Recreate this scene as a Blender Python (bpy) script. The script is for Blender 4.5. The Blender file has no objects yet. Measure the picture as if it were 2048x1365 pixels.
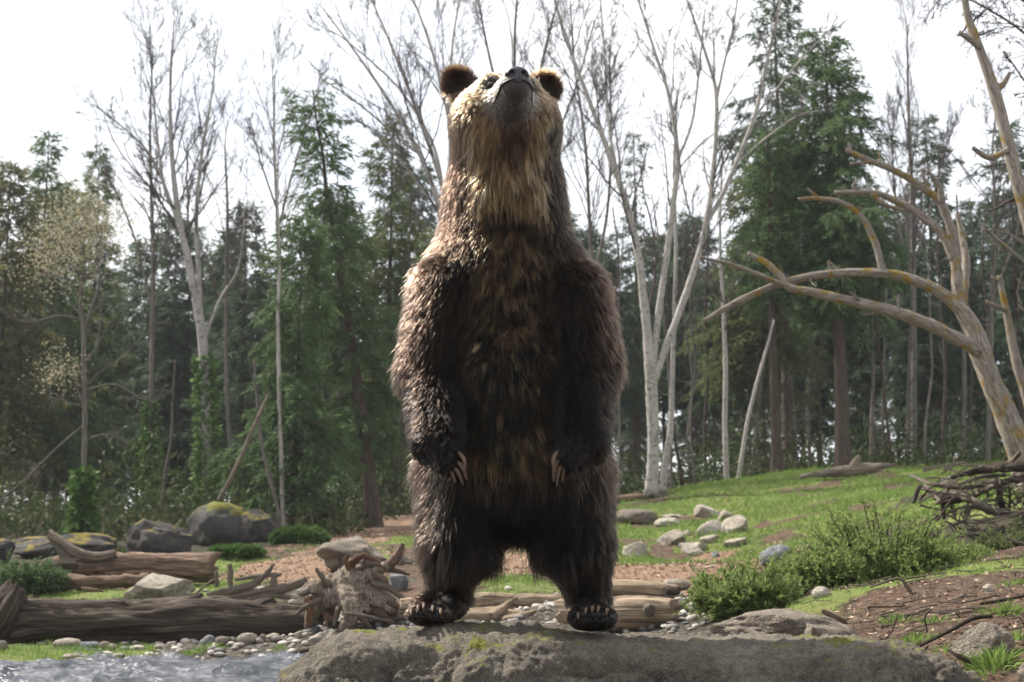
import bpy, math, random, os
import numpy as np
from mathutils import Vector
from mathutils.kdtree import KDTree

sc = bpy.context.scene
COL = sc.collection
rng = np.random.default_rng(7)
random.seed(7)

# ------------------------------------------------------------------ camera
CAM_Z = 0.75
LENS = 50.0
FPX = 2048 * LENS / 36.0
HORIZON = 1130.0
TILT = math.atan((HORIZON - 682.5) / FPX)
cam_data = bpy.data.cameras.new('camera')
cam_data.lens = LENS; cam_data.sensor_width = 36.0; cam_data.sensor_fit = 'HORIZONTAL'
cam_data.clip_start = 0.05; cam_data.clip_end = 2000
cam_data.dof.use_dof = True; cam_data.dof.focus_distance = 5.25; cam_data.dof.aperture_fstop = 5.6
cam = bpy.data.objects.new('camera', cam_data); COL.objects.link(cam)
cam.location = (0, 0, CAM_Z); cam.rotation_euler = (math.pi/2 + TILT, 0, 0)
sc.camera = cam

# ------------------------------------------------------------------ sky: thin bright cloud over a pale blue sky
SUN_DIR = Vector((-0.64, 0.40, 0.90)).normalized()
world = bpy.data.worlds.new('World'); sc.world = world; world.use_nodes = True
wt = world.node_tree; wt.nodes.clear()
w_out = wt.nodes.new('ShaderNodeOutputWorld'); w_bg = wt.nodes.new('ShaderNodeBackground')
w_sky = wt.nodes.new('ShaderNodeTexSky'); w_sky.sky_type = 'NISHITA'; w_sky.sun_disc = False
w_sky.sun_elevation = math.asin(SUN_DIR.z); w_sky.sun_rotation = math.atan2(SUN_DIR.x, SUN_DIR.y)
w_sky.air_density = 1.0; w_sky.dust_density = 2.0
w_tc = wt.nodes.new('ShaderNodeTexCoord')
w_no = wt.nodes.new('ShaderNodeTexNoise'); w_no.inputs['Scale'].default_value = 2.2; w_no.inputs['Detail'].default_value = 6
w_no.inputs['Roughness'].default_value = 0.55
w_map = wt.nodes.new('ShaderNodeMapping'); w_map.inputs['Scale'].default_value = (1, 1, 2.6); w_map.inputs['Location'].default_value = (0.7, 3.1, 0.2)
w_ramp = wt.nodes.new('ShaderNodeMapRange'); w_ramp.inputs[1].default_value = 0.25; w_ramp.inputs[2].default_value = 0.62
w_ramp.inputs[3].default_value = 0.5; w_ramp.inputs[4].default_value = 1.0
w_mix = wt.nodes.new('ShaderNodeMix'); w_mix.data_type = 'RGBA'
w_mix.inputs[7].default_value = (7.2, 7.35, 7.6, 1)
wt.links.new(w_tc.outputs['Generated'], w_map.inputs[0]); wt.links.new(w_map.outputs[0], w_no.inputs[0])
wt.links.new(w_no.outputs[0], w_ramp.inputs[0]); wt.links.new(w_ramp.outputs[0], w_mix.inputs[0])
wt.links.new(w_sky.outputs[0], w_mix.inputs[6]); wt.links.new(w_mix.outputs[2], w_bg.inputs[0])
wt.links.new(w_bg.outputs[0], w_out.inputs[0]); w_bg.inputs[1].default_value = 0.1

# ------------------------------------------------------------------ sun (hazy)
sun_data = bpy.data.lights.new('sun', 'SUN'); sun_data.energy = 5.0; sun_data.angle = math.radians(1.5)
sun_data.color = (1.0, 0.95, 0.88)
sun = bpy.data.objects.new('sun', sun_data); COL.objects.link(sun); sun.location = (-8, 3, 12)
sun.rotation_euler = SUN_DIR.to_track_quat('Z', 'Y').to_euler()

sc.view_settings.view_transform = 'Standard'; sc.view_settings.look = 'None'
sc.view_settings.exposure = 1.0; sc.view_settings.gamma = 1.0; sc.view_settings.use_curve_mapping = False
sc.render.engine = 'CYCLES'
sc.cycles.use_denoising = True
sc.cycles.max_bounces = 8; sc.cycles.transparent_max_bounces = 6
sc.cycles.sample_clamp_indirect = 6.0
sc.cycles_curves.shape = 'RIBBONS'; sc.cycles_curves.subdivisions = 2

# ------------------------------------------------------------------ helpers
CT, ST = math.cos(TILT), math.sin(TILT)
def at(px, py, Y):
    """world point at distance Y in front of the camera that the photograph shows at (px, py)"""
    px = np.asarray(px, float); py = np.asarray(py, float); Y = np.asarray(Y, float)
    dx = px - 1024.0; v = 682.5 - py
    dy = FPX * CT - v * ST; dz = FPX * ST + v * CT
    s = Y / dy
    return np.stack([dx * s, Y + 0 * s, CAM_Z + dz * s], -1)
def pix(p):
    p = np.asarray(p, float); q = p - np.array([0, 0, CAM_Z])
    f = q[..., 1] * CT + q[..., 2] * ST; u = -q[..., 1] * ST + q[..., 2] * CT
    f = np.maximum(f, 0.05)
    return 1024 + FPX * q[..., 0] / f, 682.5 - FPX * u / f

def smooth(x, a, b):
    t = np.clip((x - a) / (b - a), 0, 1); return t * t * (3 - 2 * t)
def norm(v):
    return v / np.maximum(np.linalg.norm(v, axis=-1, keepdims=True), 1e-9)

def _hash(i, j, k, seed):
    h = (i.astype(np.int64) * 374761393 + j.astype(np.int64) * 668265263 + k.astype(np.int64) * 2147483647 + seed * 1274126177) & 0xffffffff
    h = ((h ^ (h >> 13)) * 1274126177) & 0xffffffff
    h = ((h ^ (h >> 16)) * 2246822519) & 0xffffffff
    return ((h ^ (h >> 15)) & 0xffffff) / float(0xffffff) * 2 - 1
def vnoise(p, seed=0):
    p = np.asarray(p, float); i = np.floor(p); f = p - i; i = i.astype(np.int64)
    u = f * f * f * (f * (f * 6 - 15) + 10)
    r = 0
    for a in (0, 1):
        wa = u[..., 0] if a else 1 - u[..., 0]
        for b in (0, 1):
            wb = u[..., 1] if b else 1 - u[..., 1]
            for c in (0, 1):
                wc = u[..., 2] if c else 1 - u[..., 2]
                r = r + wa * wb * wc * _hash(i[..., 0] + a, i[..., 1] + b, i[..., 2] + c, seed)
    return r
def fbm(p, oct=4, seed=0, rough=0.5):
    r = 0; a = 1.0; p = np.asarray(p, float)
    for o in range(oct):
        r = r + a * vnoise(p, seed + o * 17); p = p * 2.03 + 11.3; a *= rough
    return r

def new_mesh(name, verts, faces, smooth_shade=True, attrs=None):
    """faces: (M,3) or (M,4) int array, or list of such arrays"""
    me = bpy.data.meshes.new(name)
    verts = np.asarray(verts, np.float32)
    if not isinstance(faces, (list, tuple)): faces = [faces]
    faces = [np.asarray(f, np.int32) for f in faces if len(f)]
    me.vertices.add(len(verts)); me.vertices.foreach_set('co', verts.ravel())
    nl = sum(f.size for f in faces); nf = sum(len(f) for f in faces)
    me.loops.add(nl); me.loops.foreach_set('vertex_index', np.concatenate([f.ravel() for f in faces]))
    me.polygons.add(nf)
    sizes = np.concatenate([np.full(len(f), f.shape[1], np.int32) for f in faces])
    st = np.zeros(nf, np.int32); st[1:] = np.cumsum(sizes)[:-1]
    me.polygons.foreach_set('loop_start', st)
    if smooth_shade: me.polygons.foreach_set('use_smooth', np.ones(nf, bool))
    for k, a in (attrs or {}).items():
        a = np.asarray(a, np.float32)
        if a.ndim == 1:
            at_ = me.attributes.new(k, 'FLOAT', 'POINT'); at_.data.foreach_set('value', a)
        elif a.shape[1] == 4:
            at_ = me.attributes.new(k, 'FLOAT_COLOR', 'POINT'); at_.data.foreach_set('color', a.ravel())
        else:
            at_ = me.attributes.new(k, 'FLOAT_VECTOR', 'POINT'); at_.data.foreach_set('vector', a.ravel())
    me.update(calc_edges=True)
    return me
def link(name, me, mat, parent=None, loc=None, rot=None):
    o = bpy.data.objects.new(name, me); COL.objects.link(o)
    if mat is not None and me is not None and len(me.materials) == 0: me.materials.append(mat)
    if parent is not None:
        o.parent = parent
    if loc is not None: o.location = loc
    if rot is not None: o.rotation_euler = rot
    return o
def empty(name, loc=(0, 0, 0), rot=(0, 0, 0)):
    o = bpy.data.objects.new(name, None); COL.objects.link(o); o.location = loc; o.rotation_euler = rot
    o.empty_display_size = 0.2
    return o
def tag(o, label=None, cat=None, group=None, kind=None):
    if label: o['label'] = label
    if cat: o['category'] = cat
    if group: o['group'] = group
    if kind: o['kind'] = kind
    return o

class Geo:
    """collects vertex / face arrays (with optional attributes) into one mesh"""
    def __init__(s): s.v = []; s.f3 = []; s.f4 = []; s.a = {}; s.n = 0
    def add(s, v, f, **attrs):
        v = np.asarray(v, float).reshape(-1, 3)
        fs = f if isinstance(f, (list, tuple)) else [f]
        for q in fs:
            q = np.asarray(q, int)
            if len(q) == 0: continue
            (s.f3 if q.shape[1] == 3 else s.f4).append(q + s.n)
        for k, a in attrs.items(): s.a.setdefault(k, []).append(np.asarray(a, float))
        s.v.append(v); s.n += len(v); return s
    def mesh(s, name, smooth_shade=True, offset=None):
        v = np.concatenate(s.v)
        if offset is not None: v = v - np.asarray(offset)
        fs = []
        if s.f3: fs.append(np.concatenate(s.f3))
        if s.f4: fs.append(np.concatenate(s.f4))
        return new_mesh(name, v, fs, smooth_shade, {k: np.concatenate(a) for k, a in s.a.items()})

def surfnets(f, lo, hi, h):
    """closed smooth surface of the zero set of f (negative inside)"""
    lo = np.asarray(lo, float); hi = np.asarray(hi, float)
    n = np.ceil((hi - lo) / h).astype(int) + 1
    ax = [lo[i] + h * np.arange(n[i]) for i in range(3)]
    G = np.stack(np.meshgrid(*ax, indexing='ij'), -1)
    F = f(G.reshape(-1, 3)).reshape(n)
    S = F < 0
    cs = n - 1
    corner = [(a, b, c) for a in (0, 1) for b in (0, 1) for c in (0, 1)]
    def sub(A, c): return A[c[0]:c[0] + cs[0], c[1]:c[1] + cs[1], c[2]:c[2] + cs[2]]
    acc = np.zeros(tuple(cs) + (3,)); cnt = np.zeros(cs)
    for c in corner:
        for d in range(3):
            if c[d]: continue
            c2 = list(c); c2[d] = 1
            A = sub(F, c); B = sub(F, tuple(c2)); m = (A < 0) != (B < 0)
            t = np.where(m, A / np.where(m, A - B, 1), 0)
            for e in range(3):
                val = c[e] + (t if e == d else 0)
                acc[..., e] += np.where(m, val, 0)
            cnt += m
    act = cnt > 0
    idx = -np.ones(cs, int); idx[act] = np.arange(act.sum())
    ijk = np.argwhere(act)
    V = lo + h * (ijk + acc[act] / cnt[act][:, None])
    quads = []
    for d in range(3):
        e1, e2 = (d + 1) % 3, (d + 2) % 3
        sl = [slice(1, cs[k]) for k in range(3)]; sl[d] = slice(0, cs[d])
        s0 = S[tuple(sl)]
        sl2 = [slice(1, cs[k]) for k in range(3)]; sl2[d] = slice(1, cs[d] + 1)
        s1 = S[tuple(sl2)]
        for flip, m in ((False, s0 & ~s1), (True, ~s0 & s1)):
            q = np.argwhere(m)
            if len(q) == 0: continue
            off = np.array([1, 1, 1]); off[d] = 0
            q = q + off
            def cid(a, b):
                r = q.copy(); r[:, e1] -= a; r[:, e2] -= b
                return idx[r[:, 0], r[:, 1], r[:, 2]]
            Q = np.stack([cid(1, 1), cid(0, 1), cid(0, 0), cid(1, 0)], 1)
            quads.append(Q[:, ::-1] if flip else Q)
    return V, np.concatenate(quads)
def sd_cap(p, a, b, ra, rb):
    a = np.asarray(a, float); b = np.asarray(b, float); ab = b - a
    t = np.clip((p - a) @ ab / max(ab @ ab, 1e-9), 0, 1)
    return np.linalg.norm(p - a - t[:, None] * ab, axis=1) - (ra + (rb - ra) * t)
def sd_ell(p, c, r, M=None):
    q = p - np.asarray(c)
    if M is not None: q = q @ np.asarray(M).T
    r = np.asarray(r, float)
    k0 = np.linalg.norm(q / r, axis=1); k1 = np.linalg.norm(q / (r * r), axis=1)
    return k0 * (k0 - 1) / np.maximum(k1, 1e-6)
def smin(a, b, k):
    h = np.clip(0.5 + 0.5 * (b - a) / k, 0, 1)
    return b + (a - b) * h - k * h * (1 - h)
def smax(a, b, k): return -smin(-a, -b, k)

def catmull(pts, n):
    """pts (K,D) -> n samples on a Catmull-Rom curve"""
    P = np.asarray(pts, float); K = len(P)
    if K == 2: 
        t = np.linspace(0, 1, n)[:, None]; return P[0] * (1 - t) + P[1] * t
    Q = np.vstack([2 * P[0] - P[1], P, 2 * P[-1] - P[-2]])
    u = np.linspace(0, K - 1, n); i = np.minimum(u.astype(int), K - 2); t = (u - i)[:, None]
    a, b, c, d = Q[i], Q[i + 1], Q[i + 2], Q[i + 3]
    return 0.5 * (2 * b + (c - a) * t + (2 * a - 5 * b + 4 * c - d) * t ** 2 + (3 * b - a - 3 * c + d) * t ** 3)

def tubes(P, R, sides=4, cap=True):
    """batch of N tubes with K points each: P (N,K,3), R (N,K) -> verts, faces, lc (angle cos, sin, length)"""
    P = np.asarray(P, float); R = np.asarray(R, float); N, K, _ = P.shape
    T = np.empty_like(P); T[:, 1:-1] = P[:, 2:] - P[:, :-2]; T[:, 0] = P[:, 1] - P[:, 0]; T[:, -1] = P[:, -1] - P[:, -2]
    T = norm(T)
    ref = np.where(np.abs(T[:, 0, 2:3]) < 0.9, np.array([[0, 0, 1.0]]), np.array([[1.0, 0, 0]]))
    U = np.empty_like(P); u = norm(np.cross(T[:, 0], ref)); U[:, 0] = u
    for k in range(1, K):
        u = u - T[:, k] * np.sum(u * T[:, k], 1, keepdims=True); u = norm(u); U[:, k] = u
    W = np.cross(T, U)
    th = np.linspace(0, 2 * np.pi, sides, endpoint=False); c, s = np.cos(th), np.sin(th)
    V = P[:, :, None] + R[:, :, None, None] * (c[None, None, :, None] * U[:, :, None] + s[None, None, :, None] * W[:, :, None])
    L = np.concatenate([np.zeros((N, 1)), np.cumsum(np.linalg.norm(np.diff(P, axis=1), axis=2), 1)], 1)
    lc = np.stack([np.broadcast_to(c * 1.0, (N, K, sides)), np.broadcast_to(s, (N, K, sides)), np.broadcast_to(L[:, :, None], (N, K, sides))], -1)
    base = (np.arange(N) * K * sides)[:, None, None] + (np.arange(K - 1) * sides)[None, :, None]
    j = np.arange(sides)[None, None]; j2 = (np.arange(sides) + 1) % sides; j2 = j2[None, None]
    F = np.stack([base + j, base + j2, base + sides + j2, base + sides + j], -1).reshape(-1, 4)
    V = V.reshape(-1, 3); lc = lc.reshape(-1, 3); fs = [F]
    if cap:
        nv = len(V)
        V = np.vstack([V, P[:, 0], P[:, -1]])
        lc = np.vstack([lc, np.stack([0 * L[:, 0], 0 * L[:, 0], L[:, 0]], -1), np.stack([0 * L[:, 0], 0 * L[:, 0], L[:, -1]], -1)])
        b0 = np.arange(N)[:, None] * K * sides; jj = np.arange(sides)[None]; jj2 = (np.arange(sides) + 1)[None] % sides
        c0 = (nv + np.arange(N))[:, None] + 0 * jj; c1 = (nv + N + np.arange(N))[:, None] + 0 * jj
        fs.append(np.concatenate([np.stack([c0, b0 + jj2, b0 + jj], -1).reshape(-1, 3),
                                  np.stack([c1, b0 + (K - 1) * sides + jj, b0 + (K - 1) * sides + jj2], -1).reshape(-1, 3)]))
    return V, fs, lc

# ------------------------------------------------------------------ materials
def mat_new(name):
    m = bpy.data.materials.new(name); m.use_nodes = True; nt = m.node_tree
    b = nt.nodes['Principled BSDF']
    return m, nt, b
def nd(nt, typ, **inp):
    n = nt.nodes.new(typ)
    for k, v in inp.items():
        if k in ('data_type', 'blend_type', 'operation', 'attribute_name', 'interpolation_type', 'feature', 'noise_dimensions', 'distance'): setattr(n, k, v)
    return n
def ramp(nt, fac, stops):
    r = nt.nodes.new('ShaderNodeValToRGB'); e = r.color_ramp.elements
    while len(e) > 1: e.remove(e[0])
    e[0].position = stops[0][0]; e[0].color = tuple(stops[0][1]) + (1,)
    for p, c in stops[1:]:
        x = e.new(p); x.color = tuple(c) + (1,)
    nt.links.new(fac, r.inputs[0]); return r.outputs[0]
def noise_node(nt, vec, scale, detail=5, rough=0.55):
    n = nt.nodes.new('ShaderNodeTexNoise'); n.inputs['Scale'].default_value = scale
    n.inputs['Detail'].default_value = detail; n.inputs['Roughness'].default_value = rough
    if vec is not None: nt.links.new(vec, n.inputs['Vector'])
    return n.outputs[0]
def mixc(nt, fac, a, b, blend='MIX'):
    m = nt.nodes.new('ShaderNodeMix'); m.data_type = 'RGBA'; m.blend_type = blend
    for v, i in ((fac, 0), (a, 6), (b, 7)):
        if isinstance(v, (int, float)): m.inputs[i].default_value = v
        elif isinstance(v, tuple): m.inputs[i].default_value = v + (1,) if len(v) == 3 else v
        else: nt.links.new(v, m.inputs[i])
    return m.outputs[2]
def maprange(nt, v, a, b, c=0.0, d=1.0):
    m = nt.nodes.new('ShaderNodeMapRange'); nt.links.new(v, m.inputs[0])
    for i, x in enumerate((a, b, c, d)): m.inputs[i + 1].default_value = x
    return m.outputs[0]
def math_node(nt, op, a, b):
    m = nt.nodes.new('ShaderNodeMath'); m.operation = op
    for v, i in ((a, 0), (b, 1)):
        if isinstance(v, (int, float)): m.inputs[i].default_value = v
        else: nt.links.new(v, m.inputs[i])
    return m.outputs[0]
def scaled(nt, vec, s):
    m = nt.nodes.new('ShaderNodeMapping'); m.inputs['Scale'].default_value = s; nt.links.new(vec, m.inputs[0]); return m.outputs[0]
def bump(nt, bsdf, h, strength, dist):
    b = nt.nodes.new('ShaderNodeBump'); b.inputs['Strength'].default_value = strength; b.inputs['Distance'].default_value = dist
    nt.links.new(h, b.inputs['Height']); nt.links.new(b.outputs[0], bsdf.inputs['Normal']); return b
def objco(nt): return nt.nodes.new('ShaderNodeTexCoord').outputs['Object']
def geopos(nt): return nt.nodes.new('ShaderNodeNewGeometry').outputs['Position']
def attr(nt, name, out='Vector'):
    a = nt.nodes.new('ShaderNodeAttribute'); a.attribute_name = name; return a.outputs[out]
def objrand(nt): return nt.nodes.new('ShaderNodeObjectInfo').outputs['Random']

def mat_plain(name, col, rough=0.6, spec=0.5):
    m, nt, b = mat_new(name); b.inputs['Base Color'].default_value = tuple(col) + (1,); b.inputs['Roughness'].default_value = rough
    b.inputs['Specular IOR Level'].default_value = spec
    return m
# ================================================================== BEAR
PXM = 5.3 / FPX
BY = 5.30
bear = empty('bear', tuple(at(1028, 1250, BY)))
tag(bear, 'shaggy brown bear standing upright on the boulder with its nose raised', 'bear')
BO = np.array(bear.location)

# head frame
HC = at(1009, 240, 5.27)
_p, _yaw = math.radians(8), math.radians(9)
HF = np.array([math.sin(_yaw) * math.cos(_p), -math.cos(_yaw) * math.cos(_p), math.sin(_p)])
HR = norm(np.cross(np.array([0, 0, 1.0]), HF)) * 1.0       # towards +x of the picture
if HR[0] < 0: HR = -HR
HU = np.cross(HR, HF); HU = HU if HU[2] > 0 else -HU
HM = np.stack([HR, HF, HU])                                  # rows: right, forward, up
def hd(r, f, u): return HC + r * HR + f * HF + u * HU

LEGS = {
 -1: dict(hip=(932, 965, 5.40), knee=(911, 1092, 5.27), ank=(896, 1190, 5.36)),
  1: dict(hip=(1124, 965, 5.40), knee=(1154, 1092, 5.27), ank=(1178, 1195, 5.36))}
ARMS = {
 -1: dict(sh=(902, 588, 5.30), el=(865, 748, 5.25), wr=(874, 880, 5.03), pw=(896, 918, 4.99)),
  1: dict(sh=(1136, 594, 5.30), el=(1172, 738, 5.24), wr=(1166, 880, 5.03), pw=(1140, 915, 4.99))}
FEET = {-1: dict(heel=(910, 1211, 5.40), ball=(864, 1222, 5.12), toes=[(823, 1231), (838, 1229), (856, 1228), (874, 1230), (893, 1232)]),
         1: dict(heel=(1178, 1219, 5.40), ball=(1185, 1231, 5.12), toes=[(1155, 1241), (1170, 1237), (1187, 1235), (1203, 1236), (1219, 1239)])}
def bear_sdf(p):
    A = lambda t: at(*t)
    d = sd_ell(p, at(1012, 600, 5.42), (0.268, 0.27, 0.31))
    d = smin(d, sd_ell(p, at(1015, 770, 5.42), (0.285, 0.32, 0.32)), 0.08)
    d = smin(d, sd_ell(p, at(1026, 925, 5.42), (0.325, 0.29, 0.26)), 0.08)
    d = smin(d, sd_cap(p, at(1010, 500, 5.42), at(1010, 265, 5.36), 0.238, 0.188), 0.10)
    d = smin(d, sd_cap(p, at(936, 575, 5.38), at(1096, 575, 5.38), 0.15, 0.15), 0.10)
    for s in (-1, 1):
        L = LEGS[s]
        d = smin(d, sd_cap(p, A(L['hip']), A(L['knee']), 0.182, 0.112), 0.06)
        d = smin(d, sd_cap(p, A(L['knee']), A(L['ank']), 0.100, 0.066), 0.05)
        xi = 985 if s < 0 else 1071; xo = 916 if s < 0 else 1146
        d = smin(d, sd_cap(p, at(xi, 1000, 5.40), at(xo, 1110, 5.32), 0.082, 0.068), 0.05)
        f = FEET[s]
        q = sd_cap(p, A(f['heel']), A(f['ball']), 0.052, 0.046)
        b = at(*f['ball'])
        q = smin(q, sd_cap(p, b + [-0.045, 0, -0.01], b + [0.045, 0, -0.01], 0.042, 0.042), 0.03)
        for t in f['toes']:
            a = at(t[0], t[1], 5.035)
            q = smin(q, sd_cap(p, a, a + (b - a) * 0.6 + [0, 0.02, 0.0], 0.024, 0.03), 0.015)
        d = smin(d, q, 0.045)
    # head
    h = sd_ell(p, HC, (0.182, 0.185, 0.155), HM)
    for s in (-1, 1):
        h = smin(h, sd_ell(p, hd(s * 0.118, 0.045, -0.045), (0.085, 0.10, 0.10), HM), 0.06)      # cheeks
        h = smin(h, sd_ell(p, hd(s * 0.065, 0.115, 0.085), (0.045, 0.06, 0.035), HM), 0.04)      # brow
    mz = sd_cap(p, hd(0, 0.10, -0.005), hd(0, 0.275, 0.002), 0.105, 0.060)
    mz = smin(mz, sd_cap(p, hd(0, 0.10, -0.050), hd(0, 0.240, -0.030), 0.078, 0.044), 0.012)      # lower jaw
    h = smin(h, mz, 0.035)
    for s in (-1, 1):
        h = smax(h, -sd_ell(p, hd(s * 0.072, 0.172, 0.058), (0.020, 0.02, 0.014), HM), 0.012)     # eye sockets
        e = sd_ell(p, hd(s * 0.168, -0.045, 0.162), (0.060, 0.032, 0.070), HM)
        e = smax(e, -sd_ell(p, hd(s * 0.170, -0.008, 0.164), (0.042, 0.032, 0.050), HM), 0.015)
        h = smin(h, e, 0.03)
    d = smin(d, h, 0.075)
    for s in (-1, 1):
        a = ARMS[s]
        d = smin(d, sd_cap(p, A(a['sh']), A(a['el']), 0.140, 0.118), 0.026)
        q = sd_cap(p, A(a['el']), A(a['wr']), 0.108, 0.075)
        q = smin(q, sd_cap(p, A(a['wr']), A(a['pw']), 0.075, 0.060), 0.03)
        d = smin(d, q, 0.018)
    return d
_lo = at(760, 1275, 5.3); _hi = at(1275, 85, 5.3)
V, Q = surfnets(bear_sdf, (_lo[0], 4.80, _lo[2] - 0.02), (_hi[0], 5.85, _hi[2] + 0.05), 0.0145)
def sdf_grad(f, p, e=0.004):
    g = np.empty_like(p)
    for i in range(3):
        o = np.zeros(3); o[i] = e; g[:, i] = f(p + o) - f(p - o)
    return norm(g)
m_skin, nt, b = mat_new('bear_skin')
nz = noise_node(nt, objco(nt), 14)
nt.links.new(ramp(nt, nz, [(0.3, (0.012, 0.009, 0.008)), (0.8, (0.04, 0.027, 0.02))]), b.inputs['Base Color']); b.inputs['Roughness'].default_value = 0.7
body = link('body', new_mesh('body', V - BO, Q), m_skin, bear)

# ---- fur roots
tri = np.concatenate([Q[:, [0, 1, 2]], Q[:, [0, 2, 3]]])
a3, b3, c3 = V[tri[:, 0]], V[tri[:, 1]], V[tri[:, 2]]
area = 0.5 * np.linalg.norm(np.cross(b3 - a3, c3 - a3), axis=1)
cen = (a3 + b3 + c3) / 3
hl = (cen - HC) @ HM.T
dens = np.where(hl[:, 2] > -0.16, 1.9, 1.0)
dens = dens * np.where(cen[:, 1] > 5.55, 0.6, 1.0)
NF = 300000
pick = rng.choice(len(tri), NF, p=area * dens / (area * dens).sum())
u, v = rng.random(NF), rng.random(NF); m = u + v > 1; u[m], v[m] = 1 - u[m], 1 - v[m]
root = a3[pick] + u[:, None] * (b3 - a3)[pick] + v[:, None] * (c3 - a3)[pick]
nrm = sdf_grad(bear_sdf, root)
hl = (root - HC) @ HM.T                    # head coords
fx, fy = pix(np.stack([root[:, 0], np.full(NF, BY), root[:, 2]], -1))   # the bear's own front-view map
front = np.clip(-nrm[:, 1], 0, 1)
w_head = smooth(hl[:, 2], -0.22, -0.06)
w_muz = smooth(hl[:, 1], 0.145, 0.20) * smooth(np.linalg.norm(hl[:, [0, 2]] - [0, -0.02], axis=1), 0.14, 0.10)
w_ear = smooth(np.abs(hl[:, 0]), 0.09, 0.12) * smooth(hl[:, 2], 0.105, 0.135) * (hl[:, 1] < 0.03)
def seg_d(p, a, b): 
    a = at(*a); b = at(*b); ab = b - a; t = np.clip((p - a) @ ab / (ab @ ab), 0, 1); return np.linalg.norm(p - a - t[:, None] * ab, axis=1)
w_farm = np.zeros(NF); w_leg = np.zeros(NF); w_foot = np.zeros(NF); w_uarm = np.zeros(NF)
arm_side = np.sign(root[:, 0] - at(1018, 800, BY)[0])
for s in (-1, 1):
    a = ARMS[s]
    w_farm = np.maximum(w_farm, smooth(np.minimum(seg_d(root, a['el'], a['wr']), seg_d(root, a['wr'], a['pw'])), 0.125, 0.100))
    w_uarm = np.maximum(w_uarm, smooth(seg_d(root, a['sh'], a['el']), 0.19, 0.13))
w_leg = smooth(fy, 950, 1040) * (1 - w_farm)
w_foot = smooth(fy, 1192, 1212)
w_paw = np.zeros(NF)
for s in (-1, 1): w_paw = np.maximum(w_paw, smooth(np.linalg.norm(root - at(*ARMS[s]['pw']), axis=1), 0.13, 0.08))

# ---- flow
down = np.tile([0, 0, -1.0], (NF, 1))
lat = np.zeros((NF, 3)); lat[:, 0] = np.clip((fx - 1015) / 160, -1, 1)
flow = down + lat * 0.25
flow_arm = down * 0.9; flow_arm[:, 0] += arm_side * 0.45; flow_arm[:, 1] += 0.30
flow = flow * (1 - w_farm[:, None]) + flow_arm * w_farm[:, None]
flow_head = -HF[None] * 1.0 + 0.55 * down + HR[None] * np.clip(hl[:, :1] / 0.12, -1, 1) * 0.35
throat = smooth(hl[:, 2], 0.02, -0.10) * front
flow_head = flow_head * (1 - throat[:, None]) + (down * 1.2 + HR[None] * hl[:, :1] * 2.0) * throat[:, None]
flow_head = flow_head * (1 - w_ear[:, None]) + (HU[None] * 0.8 + HR[None] * np.sign(hl[:, :1]) * 0.5 - HF[None] * 0.2) * w_ear[:, None]
flow = flow * (1 - w_head[:, None]) + flow_head * w_head[:, None]
fn = fbm(root * 7, 3, 5)[:, None]; fn2 = fbm(root * 7 + 40, 3, 9)[:, None]
flow = flow + 0.30 * fn * np.array([[1, 0, 0]]) + 0.22 * fn2 * np.array([[0, 0, 1]]) * (1 - w_muz[:, None])
flow = flow - nrm * np.sum(flow * nrm, 1, keepdims=True); flow = norm(flow)

# ---- length
Ln = 0.062 + 0 * fx
Ln = Ln + 0.030 * smooth(fy, 700, 900) * front * (np.abs(fx - 1015) < 130)     # belly
Ln = Ln + 0.035 * smooth(fy, 980, 1060) * smooth(np.abs(fx - 1028), 80, 25)
Ln = Ln * (1 - 0.25 * smooth(fy, 1090, 1150))
Ln = Ln + 0.05 * smooth(fy, 1040, 1075) * smooth(fy, 1130, 1100) * smooth(np.abs(fx - 1028), 85, 55) * (rng.random(NF) < 0.5)    # between the legs
Ln = Ln * (1 - 0.25 * w_farm) * (1 - 0.6 * w_paw)
Ln = Ln * (1 - 0.75 * w_foot)
face = smooth(hl[:, 1], -0.02, 0.10) * w_head
Ln = Ln * (1 - 0.45 * w_head * (1 - throat)) * (1 - 0.45 * face * (1 - throat))
Ln = Ln + 0.055 * smooth(fy, 255, 320) * smooth(fy, 450, 400) * front * smooth(np.abs(fx - 1015), 80, 45)   # beard of the throat
Ln = np.where(w_ear > 0.3, 0.040, Ln)
Ln = Ln * (1 - w_muz) + 0.0075 * w_muz
Ln = np.where((hl[:, 1] > 0.295) , 0.003, Ln)
eye_d = np.minimum(*[np.linalg.norm(hl - [s * 0.072, 0.168, 0.056], axis=1) for s in (-1, 1)])
Ln = np.where(eye_d < 0.05, np.minimum(Ln, 0.002 + 0.25 * np.maximum(eye_d - 0.020, 0)), Ln)
Ln = Ln * np.where((w_foot > 0.2) & (nrm[:, 2] < -0.2), 0.25, 1.0)
Ln = Ln * rng.uniform(0.55, 1.15, NF)
guard = rng.random(NF) < 0.12
Ln = np.where(guard & (w_muz < 0.1) & (w_ear < 0.2) & (w_foot < 0.3), Ln * 1.35, Ln)

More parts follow.
